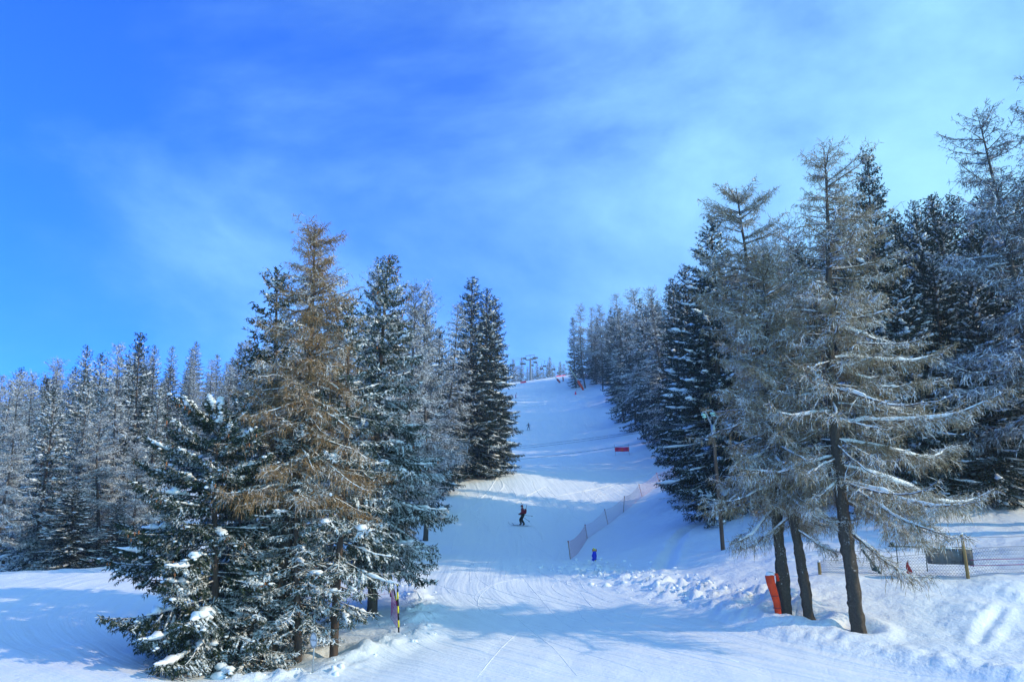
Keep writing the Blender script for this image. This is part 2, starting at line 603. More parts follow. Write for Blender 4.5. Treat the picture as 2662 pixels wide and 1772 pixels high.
    def prism(s, outline, y0, y1):
        """outline of (x, z) points extruded along y"""
        n = len(outline)
        v = [(x, y0, z) for x, z in outline] + [(x, y1, z) for x, z in outline]
        t = [(0, i, i + 1) for i in range(1, n - 1)] + [(n, n + i + 1, n + i) for i in range(1, n - 1)]
        for i in range(n):
            j = (i + 1) % n
            t += [(i, n + i, n + j), (i, n + j, j)]
        return s.add(v, t)

    def mesh(s, name, m, smooth=True):
        me = bpy.data.meshes.new(name)
        v = np.concatenate(s.v) if s.v else np.zeros((0, 3))
        t = np.concatenate(s.t) if s.t else np.zeros((0, 3), int)
        me.vertices.add(len(v))
        me.vertices.foreach_set('co', v.astype(np.float32).ravel())
        me.loops.add(len(t) * 3)
        me.loops.foreach_set('vertex_index', t.astype(np.int32).ravel())
        me.polygons.add(len(t))
        me.polygons.foreach_set('loop_start', np.arange(len(t), dtype=np.int32) * 3)
        me.polygons.foreach_set('loop_total', np.full(len(t), 3, np.int32))
        me.polygons.foreach_set('use_smooth', np.full(len(t), smooth))
        me.update()
        me.materials.append(m)
        return me

    def build(s, name, m, parent=None, smooth=True, loc=None):
        return link(name, s.mesh(name, m, smooth), parent, loc)


def _ico():
    p = (1 + 5 ** .5) / 2
    v = unit(np.array([(-1, p, 0), (1, p, 0), (-1, -p, 0), (1, -p, 0), (0, -1, p), (0, 1, p), (0, -1, -p), (0, 1, -p), (p, 0, -1), (p, 0, 1), (-p, 0, -1), (-p, 0, 1)], float))
    t = np.array([(0, 11, 5), (0, 5, 1), (0, 1, 7), (0, 7, 10), (0, 10, 11), (1, 5, 9), (5, 11, 4), (11, 10, 2), (10, 7, 6), (7, 1, 8), (3, 9, 4), (3, 4, 2), (3, 2, 6), (3, 6, 8), (3, 8, 9), (4, 9, 5), (2, 4, 11), (6, 2, 10), (8, 6, 7), (9, 8, 1)])
    out = [(v, t)]
    vs, ts, cache = [tuple(a) for a in v], [], {}

    def mid(a, b):
        k = (min(a, b), max(a, b))
        if k not in cache:
            m_ = np.array(vs[a]) + np.array(vs[b])
            vs.append(tuple(m_ / np.linalg.norm(m_)))
            cache[k] = len(vs) - 1
        return cache[k]
    for a, b, c in t:
        x, y, z = mid(a, b), mid(b, c), mid(c, a)
        ts += [(a, x, z), (b, y, x), (c, z, y), (x, y, z)]
    out.append((np.array(vs), np.array(ts)))
    return out


ICO = _ico()


def link(name, data, parent=None, loc=None):
    o = bpy.data.objects.new(name, data)
    COL.objects.link(o)
    if parent is not None:
        o.parent = parent
    if loc is not None:
        o.location = loc
    return o


def tag(o, label, cat, group=None, kind=None):
    o['label'] = label
    o['category'] = cat
    if group:
        o['group'] = group
    if kind:
        o['kind'] = kind
    return o


def thing(name, label, cat, loc, rz=0.0, group=None):
    o = link(name, None, None, loc)
    o.rotation_euler = (0, 0, rz)
    o.empty_display_size = 0.2
    return tag(o, label, cat, group)


# ------------------------------------------------------------------ the snow: one sheet out to the horizon
us = np.concatenate([-np.geomspace(1.7, 0.64, 22)[:-1], np.linspace(-0.63, 0.63, 380), np.geomspace(0.64, 1.7, 22)[1:]])
ys = np.concatenate([np.linspace(-9, 22, 14)[:-1], np.geomspace(36, 362, 370) - 14, np.geomspace(364, 640, 10) - 14])
YY, UU = np.meshgrid(ys, us, indexing='ij')
XX = UU * (YY + 14)
ZZ = base_z(XX, YY) + detail_z(XX, YY)
nr, nc = XX.shape
gi = np.arange(nr * nc).reshape(nr, nc)
ga = Acc().add(np.stack([XX, YY, ZZ], -1), np.concatenate([
    np.stack([gi[:-1, :-1], gi[:-1, 1:], gi[1:, 1:]], -1).reshape(-1, 3),
    np.stack([gi[:-1, :-1], gi[1:, 1:], gi[1:, :-1]], -1).reshape(-1, 3)]))
gm = ga.mesh('snow_ground', M_GROUND)
flow = XX - 0.034 * np.clip(45 - YY, 0, 60) ** 2 + 0.0035 * np.clip(YY - 70, 0, 60) ** 2 * 0.5
for nm, arr in (('flow', flow), ('groom', piste_mask(XX, YY)), ('along', YY)):
    at_ = gm.attributes.new(nm, 'FLOAT', 'POINT')
    at_.data.foreach_set('value', arr.astype(np.float32).ravel())
g_o = link('snow_ground', gm)
g_o['label'] = 'snow covered ground with a groomed ski piste climbing between the trees'
g_o['kind'] = 'structure'


# ------------------------------------------------------------------ trees
def sample(P, bi, t):
    """points and tangents on paths P[bi] at parameter t"""
    n = P.shape[1] - 1
    f = np.clip(t, 0, 0.9999) * n
    i = f.astype(int)
    w = (f - i)[:, None]
    a, b = P[bi, i], P[bi, i + 1]
    return a * (1 - w) + b * w, unit(b - a)


def trunk_acc(H, r, rng, sides=10, wob=0.12, sink=0.5, low=None, n=14, flare=1.35):
    t = np.linspace(0, 1, n) ** 1.2
    z = -sink + t * (H + sink)
    ph = rng.random(4) * 6.3
    P = np.stack([wob * (np.sin(t * 5 + ph[0]) - np.sin(ph[0])), wob * (np.sin(t * 4 + ph[1]) - np.sin(ph[1])), z], 1)
    rad = r * (1 - t) ** 0.85 + 0.012
    rad[0] *= flare
    if sides >= 12:                        # near trunks: fluted, flaking bark
        tt = np.linspace(0, 1, 90) ** 1.3
        Pf = np.stack([np.interp(tt, t, P[:, k]) for k in range(3)], 1)
        rf = np.interp(tt, t, rad)
        a = Acc().tubes(Pf, rf, 20)
        v = a.v[0].reshape(90, 20, 3)
        an_ = np.arange(20)
        rough = 0.78 + 0.44 * _h(np.repeat(an_[None], 90, 0), (np.arange(90)[:, None] // 3 + an_[None] * 7) // 2, int(r * 1000)) \
            * (0.6 + 0.8 * _h(np.repeat(an_[None], 90, 0), np.repeat(np.arange(90)[:, None], 20, 1), 3))
        a.v[0] = (Pf[:, None] + (v - Pf[:, None]) * rough[:, :, None]).reshape(-1, 3)
        return a, P
    return Acc().tubes(P, rad, sides), P


def spruce(seed, H, Rm, hb=0.06, dens=1.0, res=1.0, hang=0.4, prof=0.85, snow=0.5, cones=0, mats=(M_SPR,), az_f=None, rt=None, sag=1.0, pads=1.0, gap=1.0):
    """meshes of one Norway spruce, base at the origin"""
    rng = np.random.default_rng(seed)
    rt = rt or 0.012 * H + 0.05
    tr, TP = trunk_acc(H, rt, rng)
    hs, az = [], []
    h, a0 = hb * H, 0.0
    while h < H * 0.985:
        q = (H - h) / (H * (1 - hb))
        k = int(round((5 + 3 * q) * dens * rng.uniform(0.75, 1.2)))
        a0 += rng.random() * 3
        for j in range(max(3, k)):
            hs.append(h + rng.normal() * 0.16)
            az.append(a0 + 2 * np.pi * j / max(3, k) + rng.normal() * 0.28)
        h += gap * rng.uniform(0.34, 0.56) * (0.6 + 0.5 * q) * (0.7 + 0.3 * res)
    hs, az = np.clip(np.array(hs), 0.2, H * 0.985), np.array(az)
    q = np.clip((H - hs) / (H * (1 - hb)), 0, 1)
    L = Rm * q ** prof * rng.uniform(0.62, 1.12, len(q)) * (1 - 0.25 * np.clip((q - 0.85) / 0.15, 0, 1)) + 0.18
    if az_f is not None:
        L = L * az_f(az, q)
    B = len(L)
    e = np.interp(q, [0, 0.12, 0.4, 1], [1.0, 0.45, 0.02, -0.34]) + rng.normal(size=B) * 0.10
    t = np.linspace(0, 1, 9)
    rad = L[:, None] * t
    zz = L[:, None] * (e[:, None] * t - sag * 0.26 * q[:, None] * t ** 2 + 0.22 * (0.4 + q[:, None]) * t ** 3.5)
    side = rng.normal(size=B)[:, None] * 0.06 * L[:, None] * t ** 2
    ca, sa = np.cos(az)[:, None], np.sin(az)[:, None]
    cx = np.interp(hs, TP[:, 2], TP[:, 0])[:, None]
    cy = np.interp(hs, TP[:, 2], TP[:, 1])[:, None]
    P = np.stack([cx + rad * ca - side * sa, cy + rad * sa + side * ca, hs[:, None] + zz], -1)
    lr = (0.010 + 0.011 * L)[:, None] * (1 - 0.85 * t)
    limbs = Acc().tubes(P, lr, 4, cap=False) if res < 1.2 else Acc().tubes(P[:, ::2], lr[:, ::2], 3, cap=False)
    fo = Acc()
    # laterals
    nl = np.maximum(3, (L / (0.095 * res) * dens).astype(int))
    bi = np.repeat(np.arange(B), nl)
    tt = np.concatenate([np.linspace(0.14, 1.0, k) for k in nl]) + rng.normal(size=len(bi)) * 0.01
    tt = np.clip(tt, 0.05, 1)
    sgn = np.where(rng.random(len(bi)) < 0.5, -1.0, 1.0)
    p0, T = sample(P, bi, tt)
    S = unit(np.cross(T, np.array([0, 0, 1.0]))) * sgn[:, None]
    Lb = L[bi]
    ll = np.clip((0.44 * Lb * (1 - tt) ** 0.75 * np.clip(tt * 3.2, 0.25, 1) + 0.13), 0.10, 1.25) * rng.uniform(0.65, 1.2, len(bi))
    dz = -hang * rng.uniform(0.2, 1.1, len(bi)) * (0.35 + 0.65 * q[bi])
    D = T * 0.62 + S * 0.78
    D[:, 2] += dz
    D = unit(D)
    p1 = p0 + D * ll[:, None]
    fo.tents(p0, p1, 0.040 * res + 0.02 * ll, rng, 0.85)
    # twigs on laterals, half hanging
    nt_ = np.maximum(3, (ll / ((0.029 if res < 1.1 else 0.040) * res)).astype(int))
    li = np.repeat(np.arange(len(ll)), nt_)
    u = rng.uniform(0.08, 1.0, len(li))
    q0 = p0[li] + D[li] * (ll[li] * u)[:, None]
    rv = rng.normal(size=(len(li), 3)) * 0.62
    d2 = D[li] * 0.62 + rv
    d2[:, 2] -= hang * 1.5 * rng.random(len(li)) * (0.3 + 0.7 * q[bi][li])
    d2 = unit(d2)
    tl = rng.uniform(0.10, 0.30, len(li)) * (0.55 + 0.45 * res) * (1.1 - 0.4 * u)
    fo.tents(q0, q0 + d2 * tl[:, None], (0.021 * res + 0.003), rng, 0.25)
    # spray along the limb and at its tip, and the leader
    nb = np.maximum(3, (L / (0.09 * res)).astype(int))
    b3 = np.repeat(np.arange(B), nb)
    t3 = rng.uniform(0.25, 1.0, len(b3))
    q0, T3 = sample(P, b3, t3)
    d3 = unit(T3 * 0.8 + rng.normal(size=(len(b3), 3)) * 0.55)
    fo.tents(q0, q0 + d3 * rng.uniform(0.10, 0.24, len(b3))[:, None], 0.03 * res, rng, 0.3)
    lead = np.array([[TP[-1, 0], TP[-1, 1], H]])
    kk = 26
    z0 = rng.uniform(H * 0.93, H, kk)
    q0 = np.stack([np.interp(z0, TP[:, 2], TP[:, 0]), np.interp(z0, TP[:, 2], TP[:, 1]), z0], 1)
    d4 = unit(rng.normal(size=(kk, 3)) * np.array([1, 1, 0.3]) + np.array([0, 0, 0.7]))
    fo.tents(q0, q0 + d4 * rng.uniform(0.12, 0.3, kk)[:, None], 0.035 * res, rng, 0.1)
    # snow pads on the limbs
    sa_ = Acc()
    pick = np.where((rng.random(B) < snow) & (L > 0.5))[0]
    m = len(pick)
    if m:
        K = 15 if res < 1.2 else 8
        tp = np.linspace(0, 1, K)
        s0 = rng.uniform(0.2, 0.6, m)
        s1 = np.minimum(1.0, s0 + rng.uniform(0.25, 0.7, m))
        tq = s0[:, None] + (s1 - s0)[:, None] * tp
        pp, _ = sample(P, np.repeat(pick, K), tq.ravel())
        pp = pp.reshape(m, K, 3)
        wd = (np.clip(0.05 + 0.028 * L[pick], 0.05, 0.14) * rng.uniform(0.5, 1.3, m))[:, None] * pads
        env = np.sqrt(np.clip(np.sin(np.pi * np.clip(tp, 0.02, 0.98)), 0, 1))[None] * rng.uniform(0.35, 1.35, (m, K))
        ra, rb = wd * env, wd * env * rng.uniform(0.35, 0.7, (m, K))
        pp[:, :, 2] += rb * 0.5 + 0.015
        pp[:, :, :2] += rng.normal(size=(m, K, 2)) * 0.03
        sa_.tubes(pp, ra, 6, rb)
        # small clumps caught on the sprays
        nbk = int(len(p1) * 0.05 * snow * 2 / max(res, 0.7))
        ci = rng.choice(len(p1), nbk, replace=False)
        cpos = p0[ci] + (p1[ci] - p0[ci]) * rng.uniform(0.3, 1.0, nbk)[:, None]
        cpos[:, 2] += 0.03
        s_ = rng.uniform(0.02, 0.06, nbk)[:, None] * (0.7 + 0.3 * res) * pads
        sa_.blobs(cpos, np.concatenate([s_ * rng.uniform(0.8, 1.7, (nbk, 1)), s_ * rng.uniform(0.8, 1.7, (nbk, 1)), s_ * 0.6], 1), rng)
    out = {'trunk': tr.mesh('trunk', M_BARK), 'limbs': limbs.mesh('limbs', M_LIMB),
           'needles': fo.mesh('needles', mats[0], False), 'snow_load': sa_.mesh('snow_load', M_SNOW)}
    if cones:
        top = np.where((q < 0.75) & (q > 0.03))[0]
        b5 = rng.choice(top, cones)
        q0, _ = sample(P, b5, rng.uniform(0.7, 1.0, cones))
        q0 += rng.normal(size=q0.shape) * 0.10
        q0[:, 2] -= 0.06
        ln = rng.uniform(0.12, 0.19, cones)[:, None]
        off = np.array([0, 0.15, 0.5, 0.85, 1.0])
        pc = np.repeat(q0[:, None], 5, 1)
        pc[:, :, 2] -= off * ln
        rr = np.repeat(np.array([[0.008, 0.026, 0.032, 0.02, 0.004]]), cones, 0)
        out['cones'] = Acc().tubes(pc, rr, 6).mesh('cones', M_CONE)
    return out


def larch(seed, H, Rm, hb=0.16, n_l=7.0, dens=1.0, res=1.0, mats=(M_LARG,), snow=0.4, prof=0.75, low=None, az_f=None, rt=None, wob=0.2, fine=1.0, tip=0.26, topp=0.9, rtop=0.13):
    """meshes of one leafless larch with pendulous twigs"""
    rng = np.random.default_rng(seed)
    rt = rt or 0.0105 * H + 0.05
    tr, TP = trunk_acc(H, rt, rng, 12 if res < 1.2 else 8, wob)
    B = int(H * (1 - hb) * n_l)
    s = rng.random(B) ** topp
    hs = hb * H + (H * 0.99 - hb * H) * s
    q = np.clip((H - hs) / (H * (1 - hb)), 0, 1)
    az = np.arange(B) * 2.399 + rng.normal(size=B) * 0.5
    L = Rm * (rtop * np.clip(q * 12, 0.25, 1) + (1 - rtop) * q ** prof) * rng.uniform(0.45, 1.12, B) + 0.12
    e = np.interp(q, [0, 0.2, 0.6, 1], [0.75, 0.22, -0.06, -0.22]) + rng.normal(size=B) * 0.16
    if low:                                   # heavy named limbs: (height, azimuth, length, slope)
        for (h_, a_, l_, e_) in low:
            hs, q = np.append(hs, h_), np.append(q, np.clip((H - h_) / (H * (1 - hb)), 0, 1))
            az, L, e = np.append(az, a_), np.append(L, l_), np.append(e, e_)
    if az_f is not None:
        L = L * az_f(az, q)
    B = len(L)
    t = np.linspace(0, 1, 10)
    rad = L[:, None] * t
    sgq = 0.38 * np.clip(q, 0, 1)[:, None]
    zz = L[:, None] * (e[:, None] * t - sgq * t ** 1.7 + tip * (0.5 + q[:, None]) * t ** 3.2)
    wv = np.cumsum(rng.normal(size=(B, 10)), 1) * 0.034 * L[:, None] * np.linspace(0, 1, 10)
    wz = np.cumsum(rng.normal(size=(B, 10)), 1) * 0.022 * L[:, None] * np.linspace(0, 1, 10)
    ca, sa = np.cos(az)[:, None], np.sin(az)[:, None]
    cx = np.interp(hs, TP[:, 2], TP[:, 0])[:, None]
    cy = np.interp(hs, TP[:, 2], TP[:, 1])[:, None]
    P = np.stack([cx + rad * ca - wv * sa, cy + rad * sa + wv * ca, hs[:, None] + zz + wz], -1)
    lr = (0.010 + 0.0155 * L)[:, None] * (1 - 0.82 * t)
    limbs = Acc().tubes(P, lr, 4, cap=False) if res < 1.2 else Acc().tubes(P[:, ::3], lr[:, ::3], 3, cap=False)
    tw = Acc()
    lump = rng.uniform(0.35, 1.65, B)
    if low:
        lump[-len(low):] = 1.5
    nl = np.maximum(6, (L / (0.10 * res) * dens * lump).astype(int))
    bi = np.repeat(np.arange(B), nl)
    tt = np.clip(np.concatenate([np.linspace(0.10, 1.0, k) for k in nl]) + rng.normal(size=len(bi)) * 0.02, 0.04, 1)
    p0, T = sample(P, bi, tt)
    S = unit(np.cross(T, np.array([0, 0, 1.0]))) * np.where(rng.random(len(bi)) < 0.5, -1.0, 1.0)[:, None]
    ll = np.clip(0.34 * L[bi] * (1.05 - tt) * np.clip(tt * 2.6, 0.3, 1) + 0.20, 0.16, 1.15) * rng.uniform(0.5, 1.25, len(bi))
    D = T * 0.55 + S * 0.75 + rng.normal(size=T.shape) * 0.22
    D[:, 2] += -0.30 * rng.random(len(bi)) + 0.10
    D = unit(D)
    pm = p0 + D * (ll * 0.55)[:, None]
    D2 = D.copy()
    D2[:, 2] -= rng.uniform(0.2, 1.4, len(bi)) * (0.3 + 0.7 * q[bi])
    D2 = unit(D2)
    p1 = pm + D2 * (ll * 0.45)[:, None]
    w = (0.010 + 0.004 * ll) * res * fine
    tw.ribbons(p0, pm, w[:, None], w[:, None] * 0.8, rng)
    tw.ribbons(pm, p1, w[:, None] * 0.8, w[:, None] * 0.4, rng)
    # fine twigs, many hanging
    nt_ = np.maximum(3, (ll / (0.036 * res) * dens).astype(int))
    li = np.repeat(np.arange(len(ll)), nt_)
    u = rng.random(len(li))
    q0 = np.where((u < 0.55)[:, None], p0[li] + D[li] * (ll[li] * u)[:, None], pm[li] + D2[li] * (ll[li] * (u - 0.55))[:, None])
    rv = rng.normal(size=(len(li), 3)) * 0.7
    d2 = D[li] * 0.55 + rv
    hangy = rng.random(len(li)) ** 1.6
    d2[:, 2] -= hangy * 1.4 * (0.3 + 0.7 * q[bi][li])
    d2 = unit(d2)
    tl = rng.uniform(0.08, 0.30, len(li)) * (1 + 1.5 * hangy * q[bi][li]) * (0.55 + 0.45 * res)
    qm = q0 + d2 * (tl * 0.5)[:, None]
    d3 = d2.copy()
    d3[:, 2] -= 0.9 * hangy
    d3 = unit(d3)
    wf = 0.0085 * res * fine
    two = (hangy > 0.55) & (res < 1.5)
    one = ~two
    tw.tents(q0[one], q0[one] + d2[one] * tl[one][:, None], wf * 1.1, rng, 0.2)
    tw.ribbons(q0[two], qm[two], wf, wf * 0.9, rng)
    tw.tents(qm[two], qm[two] + d3[two] * (tl[two] * 0.6)[:, None], wf, rng, 0.2)
    sa_ = Acc()
    named = np.arange(B) >= B - (len(low) if low else 0)
    pick = np.where(((rng.random(B) < snow * (0.3 + q)) & (L > 0.7)) | named)[0]
    m = len(pick)
    if m:
        tp = np.linspace(0, 1, 12)
        s0 = rng.uniform(0.0, 0.45, m)
        s1 = np.minimum(0.96, s0 + rng.uniform(0.15, 0.55, m))
        s0, s1 = np.where(named[pick], 0.03, s0), np.where(named[pick], 0.85, s1)
        tq = s0[:, None] + (s1 - s0)[:, None] * tp
        pp, _ = sample(P, np.repeat(pick, 12), tq.ravel())
        pp = pp.reshape(m, 12, 3)
        lrs = (0.010 + 0.0155 * L[pick])[:, None] * (1 - 0.82 * tq)
        env = np.sqrt(np.sin(np.pi * np.clip(tp, 0.02, 0.98)))[None] * rng.uniform(0.5, 1.3, (m, 12))
        ra = (lrs * 1.15 + 0.022 + 0.02 * named[pick][:, None]) * env
        pp[:, :, 2] += lrs * 0.8 + ra * 0.35
        sa_.tubes(pp, ra, 6, ra * 0.8)
        nbk = int(m * 4)
        b5 = rng.choice(pick, nbk)
        cpos, _ = sample(P, b5, rng.uniform(0.2, 0.95, nbk))
        cpos[:, 2] += 0.04
        s_ = rng.uniform(0.02, 0.055, (nbk, 1))
        sa_.blobs(cpos, s_ * rng.uniform(0.7, 1.5, (nbk, 3)), rng)
    return {'trunk': tr.mesh('trunk', M_BARKL), 'limbs': limbs.mesh('limbs', M_LIMB),
            'twigs': tw.mesh('twigs', mats[0], False), 'snow_load': sa_.mesh('snow_load', M_SNOW)}


def plant_tree(meshes, name, label, loc, scale=(1, 1, 1), rz=0.0, lean=(0.0, 0.0), group=None, cat='tree'):
    o = thing(name, label, cat, loc, 0, group)
    # lean: tilt towards +x and +y (radians), after the turn about the trunk
    q = Matrix.Rotation(lean[0], 3, 'Y') @ Matrix.Rotation(-lean[1], 3, 'X') @ Matrix.Rotation(rz, 3, 'Z')
    o.rotation_euler = q.to_euler()
    o.scale = scale
    for k, me in meshes.items():
        if len(me.polygons):
            c = link(k, me, o)
            if k != 'trunk':
                c['kind'] = 'stuff'
    return o


def place(meshes, Hm, name, label, pxb, d, pxt, pyt, width=1.0, rz=0.0, group=None, pyb=None):
    """plant so that the top shows at photo pixel (pxt, pyt); foot at column pxb, depth d (or at pixel pxb, pyb)"""
    b = gp(pxb, pyb) if pyb else at_d(pxb, d)
    top = at(pxt, pyt, b[1])
    H = top[2] - b[2]
    s = H / Hm
    return plant_tree(meshes, name, label, b - np.array([0, 0, 0.12]), (s * width, s * width, s), rz, (math.atan2(top[0] - b[0], H), 0), group)


def lean_px(px, pyb, pyt):
    """column at which the top of an upright tree rooted at (px, pyb) shows"""
    return px - (px - 1331.0) * (pyb - pyt) / (pyb + 10000.0)


# --- near trees on the left
def left_heavy(az, q):
    return 1.0 + 0.28 * np.cos(az - np.pi) * np.clip(q * 1.3, 0, 1)


T_A = spruce(3, 10.5, 4.0, 0.10, 1.25, 1.0, 0.95, 0.32, 0.85, 170, (M_SPR,), left_heavy, 0.22, 1.1, 1.8, 1.75)
place(T_A, 10.5, 'spruce_tree', 'broad short spruce with snow laden boughs and brown cones sweeping out to the left', 548, 30.6, 584, 1085)
T_B = spruce(5, 15.0, 3.4, 0.10, 1.0, 1.15, 0.8, 0.72, 0.4, 60, (M_SPR,), None, 0.24, 1.0, 1.2, 1.2)
place(T_B, 15.0, 'spruce_tree', 'dark spruce whose left side shows behind the rusty larch', 655, 36, 716, 690)
T_L4 = spruce(8, 17.0, 3.3, 0.17, 1.1, 1.0, 0.9, 0.72, 0.5, 110, (M_SPRF,), lambda a, q: 1 + 0.25 * np.cos(a) * q, 0.24, 1.0, 1.2, 1.35)
place(T_L4, 17.0, 'spruce_tree', 'tall pointed spruce right of the rusty larch, cones near its tip', 968, 38.5, 1012, 664)
T_L2 = larch(21, 18.5, 3.7, 0.36, 19.0, 1.05, 1.0, (M_LARO,), 0.30, 0.80, None, None, 0.25, 0.25, 1.15, 0.14, 0.8, 0.22)
place(T_L2, 18.5, 'larch_tree', 'tall larch with rusty orange twigs in the left clump', 700, 31.4, 806, 572)
T_L3 = spruce(15, 13.0, 2.5, 0.16, 0.62, 1.05, 0.75, 0.55, 0.55, 0, (M_SPRF,), None, 0.15, 1.3, 1.25)
place(T_L3, 13.0, 'young_spruce_tree', 'slender frosted young spruce with bare lower stem behind the round sign', 868, 32, 892, 775, pyb=1705)
place(T_L3, 13.0, 'young_spruce_tree', 'frosted green spruce filling the foot of the rusty larch', 775, 31.2, 800, 1065, 1.35, 2.2)
T_YS = spruce(27, 6.0, 2.0, 0.10, 0.9, 1.0, 0.6, 0.7, 0.6, 0, (M_SPRF,), None, 0.10, 1.0, 1.2)
place(T_YS, 6.0, 'small_spruce_tree', 'small snowy spruce growing between the rusty larch and the slender frosted spruce', 735, 32.6, 752, 1330)
place(T_YS, 6.0, 'small_spruce_tree', 'low snowy spruce at the foot of the broad short spruce', 640, 30.4, 655, 1400, 1.25, 2.0)
place(T_L3, 13.0, 'young_spruce_tree', 'thin frosted spruce squeezed between the rusty larch and the broad short spruce', 640, 32.5, 668, 1010, 1.1, 1.7)

# --- the great larches on the right
lowR3 = [(7.0, 3.05, 5.4, -0.16), (6.6, 0.10, 6.2, -0.10), (7.6, 0.25, 5.6, -0.02), (5.3, 0.2, 3.9, -0.36), (4.2, 0.35, 3.1, -0.55), (8.3, 6.0, 5.2, 0.05),
         (9.6, 0.3, 4.9, 0.0), (11.0, 0.05, 4.4, 0.05), (8.8, 3.6, 4.3, -0.05), (6.0, 5.6, 4.2, -0.15), (5.8, 2.4, 3.0, -0.3)]
T_R3 = larch(33, 20.5, 4.7, 0.26, 10.5, 1.0, 1.0, (M_LARG,), 0.55, 0.70, lowR3, lambda a, q: 1 + 0.24 * np.cos(a), 0.27, 0.35, 1.15, 0.26, 0.75, 0.13)
place(T_R3, 20.5, 'larch_tree', 'tall bare larch with long snowy limbs reaching right, furthest right of the near trunks', 2236, 33, 2138, 362, pyb=1645)
lowR1 = [(5.2, 0.1, 3.2, -0.5), (4.6, 3.3, 2.8, -0.6), (6.0, 2.8, 3.2, -0.35), (7.0, 3.6, 3.4, -0.2), (5.6, 4.6, 3.0, -0.4), (6.6, 5.4, 3.4, -0.3)]
T_R1 = larch(47, 19.0, 3.6, 0.24, 12.0, 1.0, 1.0, (M_LARG,), 0.42, 0.55, lowR1, None, 0.25, 0.30, 1.15, 0.26, 0.72, 0.2)
place(T_R1, 19.0, 'larch_tree', 'shaggy bare larch with a hooked tip, standing beside the red padded post', 2045, 34, 1920, 470, 1.0, 0.4, pyb=1605)
place(T_R1, 19.0, 'larch_tree', 'leaning larch trunk between the shaggy larch and the long limbed larch', 2105, 34, 2000, 640, 0.95, 2.6, pyb=1612)

# --- forest kinds, a few meshes shared by many trees
V_SP = [spruce(101 + i, 20.0, r, 0.05, 0.9, 2.1, 0.5, p, 0.6, 0, (m_,), None, 0.2, 1.0, 1.5)
        for i, (r, p, m_) in enumerate(((3.6, 0.75, M_SPRD), (4.3, 0.85, M_SPRD), (3.1, 0.65, M_SPRD)))]
V_SPM = [spruce(131 + i, 20.0, r, 0.06, 1.0, 1.4, 0.6, p, 0.75, 0, (M_SPRD,), None, 0.22, 1.0, 1.7)
         for i, (r, p) in enumerate(((3.9, 0.75), (4.6, 0.8)))]
V_LA = [larch(151 + i, 21.0, r, hb, 8.0, 0.9, 1.9, (M_LARF,), 0.35, 0.6, None, None, 0.2, 0.3, 1.25, 0.2, 0.8, 0.18)
        for i, (r, hb) in enumerate(((4.1, 0.20), (4.6, 0.26), (3.5, 0.42)))]
V_LAM = [larch(171 + i, 21.0, r, 0.22, 9.0, 0.95, 1.4, (M_LARF,), 0.4, 0.65, None, None, 0.24, 0.35, 1.25, 0.3, 0.8, 0.18)
         for i, r in enumerate((4.6, 5.0))]
V_HSP = [spruce(191 + i, 20.0, r, 0.05, 0.9, 2.1, 0.5, p, 0.7, 0, (M_SPRH,), None, 0.2, 1.0, 1.5)
         for i, (r, p) in enumerate(((3.6, 0.7), (4.2, 0.8)))]

# --- trees behind the left clump, beside the piste
G1 = 'trees standing behind the left clump'
for (kind, var, pxb, d, pxt, pyt, w, lab) in (
        ('l', V_LAM[0], 930, 52, 962, 690, 0.9, 'pale frosted larch rising behind the tall pointed spruce on its left'),
        ('l', V_LAM[1], 1045, 56, 1072, 742, 0.8, 'frosted larch showing just right of the tall pointed spruce tip'),
        ('l', V_LAM[0], 1105, 72, 1130, 752, 0.85, 'dark trunked frosted larch with a sparse tip left of the piste edge spruces'),
        ('l', V_LA[0], 1150, 96, 1182, 790, 0.9, 'thin frosted larch half hidden between the larch and the piste edge spruces'),
        ('s', V_SPM[0], 1214, 108, 1233, 716, 1.05, 'tallest spruce of the group at the left edge of the piste'),
        ('s', V_SPM[1], 1245, 110, 1262, 748, 0.9, 'middle spruce of the group at the left edge of the piste'),
        ('s', V_SPM[0], 1270, 113, 1290, 768, 1.05, 'dark spruce nearest the piste on its left edge, boughs down one side'),
        ('s', V_SP[1], 1190, 118, 1208, 860, 0.9, 'shorter spruce tucked behind the left piste edge group'),
        ('s', V_SPM[1], 1160, 104, 1176, 905, 0.8, 'snowy lower spruce left of the piste edge group'),
        ('s', V_SP[0], 1000, 60, 1020, 800, 0.9, 'dark spruce hidden behind the tall pointed spruce'),
        ('l', V_LA[1], 860, 58, 900, 760, 0.9, 'frosted larch glimpsed between the rusty larch and the tall pointed spruce'),
        ('s', V_SP[0], 1090, 86, 1108, 815, 1.1, 'dark spruce filling the wood behind the sparse tipped larch'),
        ('s', V_SP[1], 1126, 98, 1142, 850, 1.1, 'snowy spruce between the sparse tipped larch and the piste edge group'),
        ('l', V_LA[0], 1060, 78, 1085, 800, 1.0, 'pale larch filling the wood right of the tall pointed spruce'),
        ('s', V_SP[2], 780, 50, 815, 800, 1.0, 'dark spruce hidden behind the rusty larch')):
    place(var, 21.0 if kind == 'l' else 20.0, 'larch_tree' if kind == 'l' else 'spruce_tree', lab, pxb, d, pxt, pyt, w, pxb * 0.7, G1)

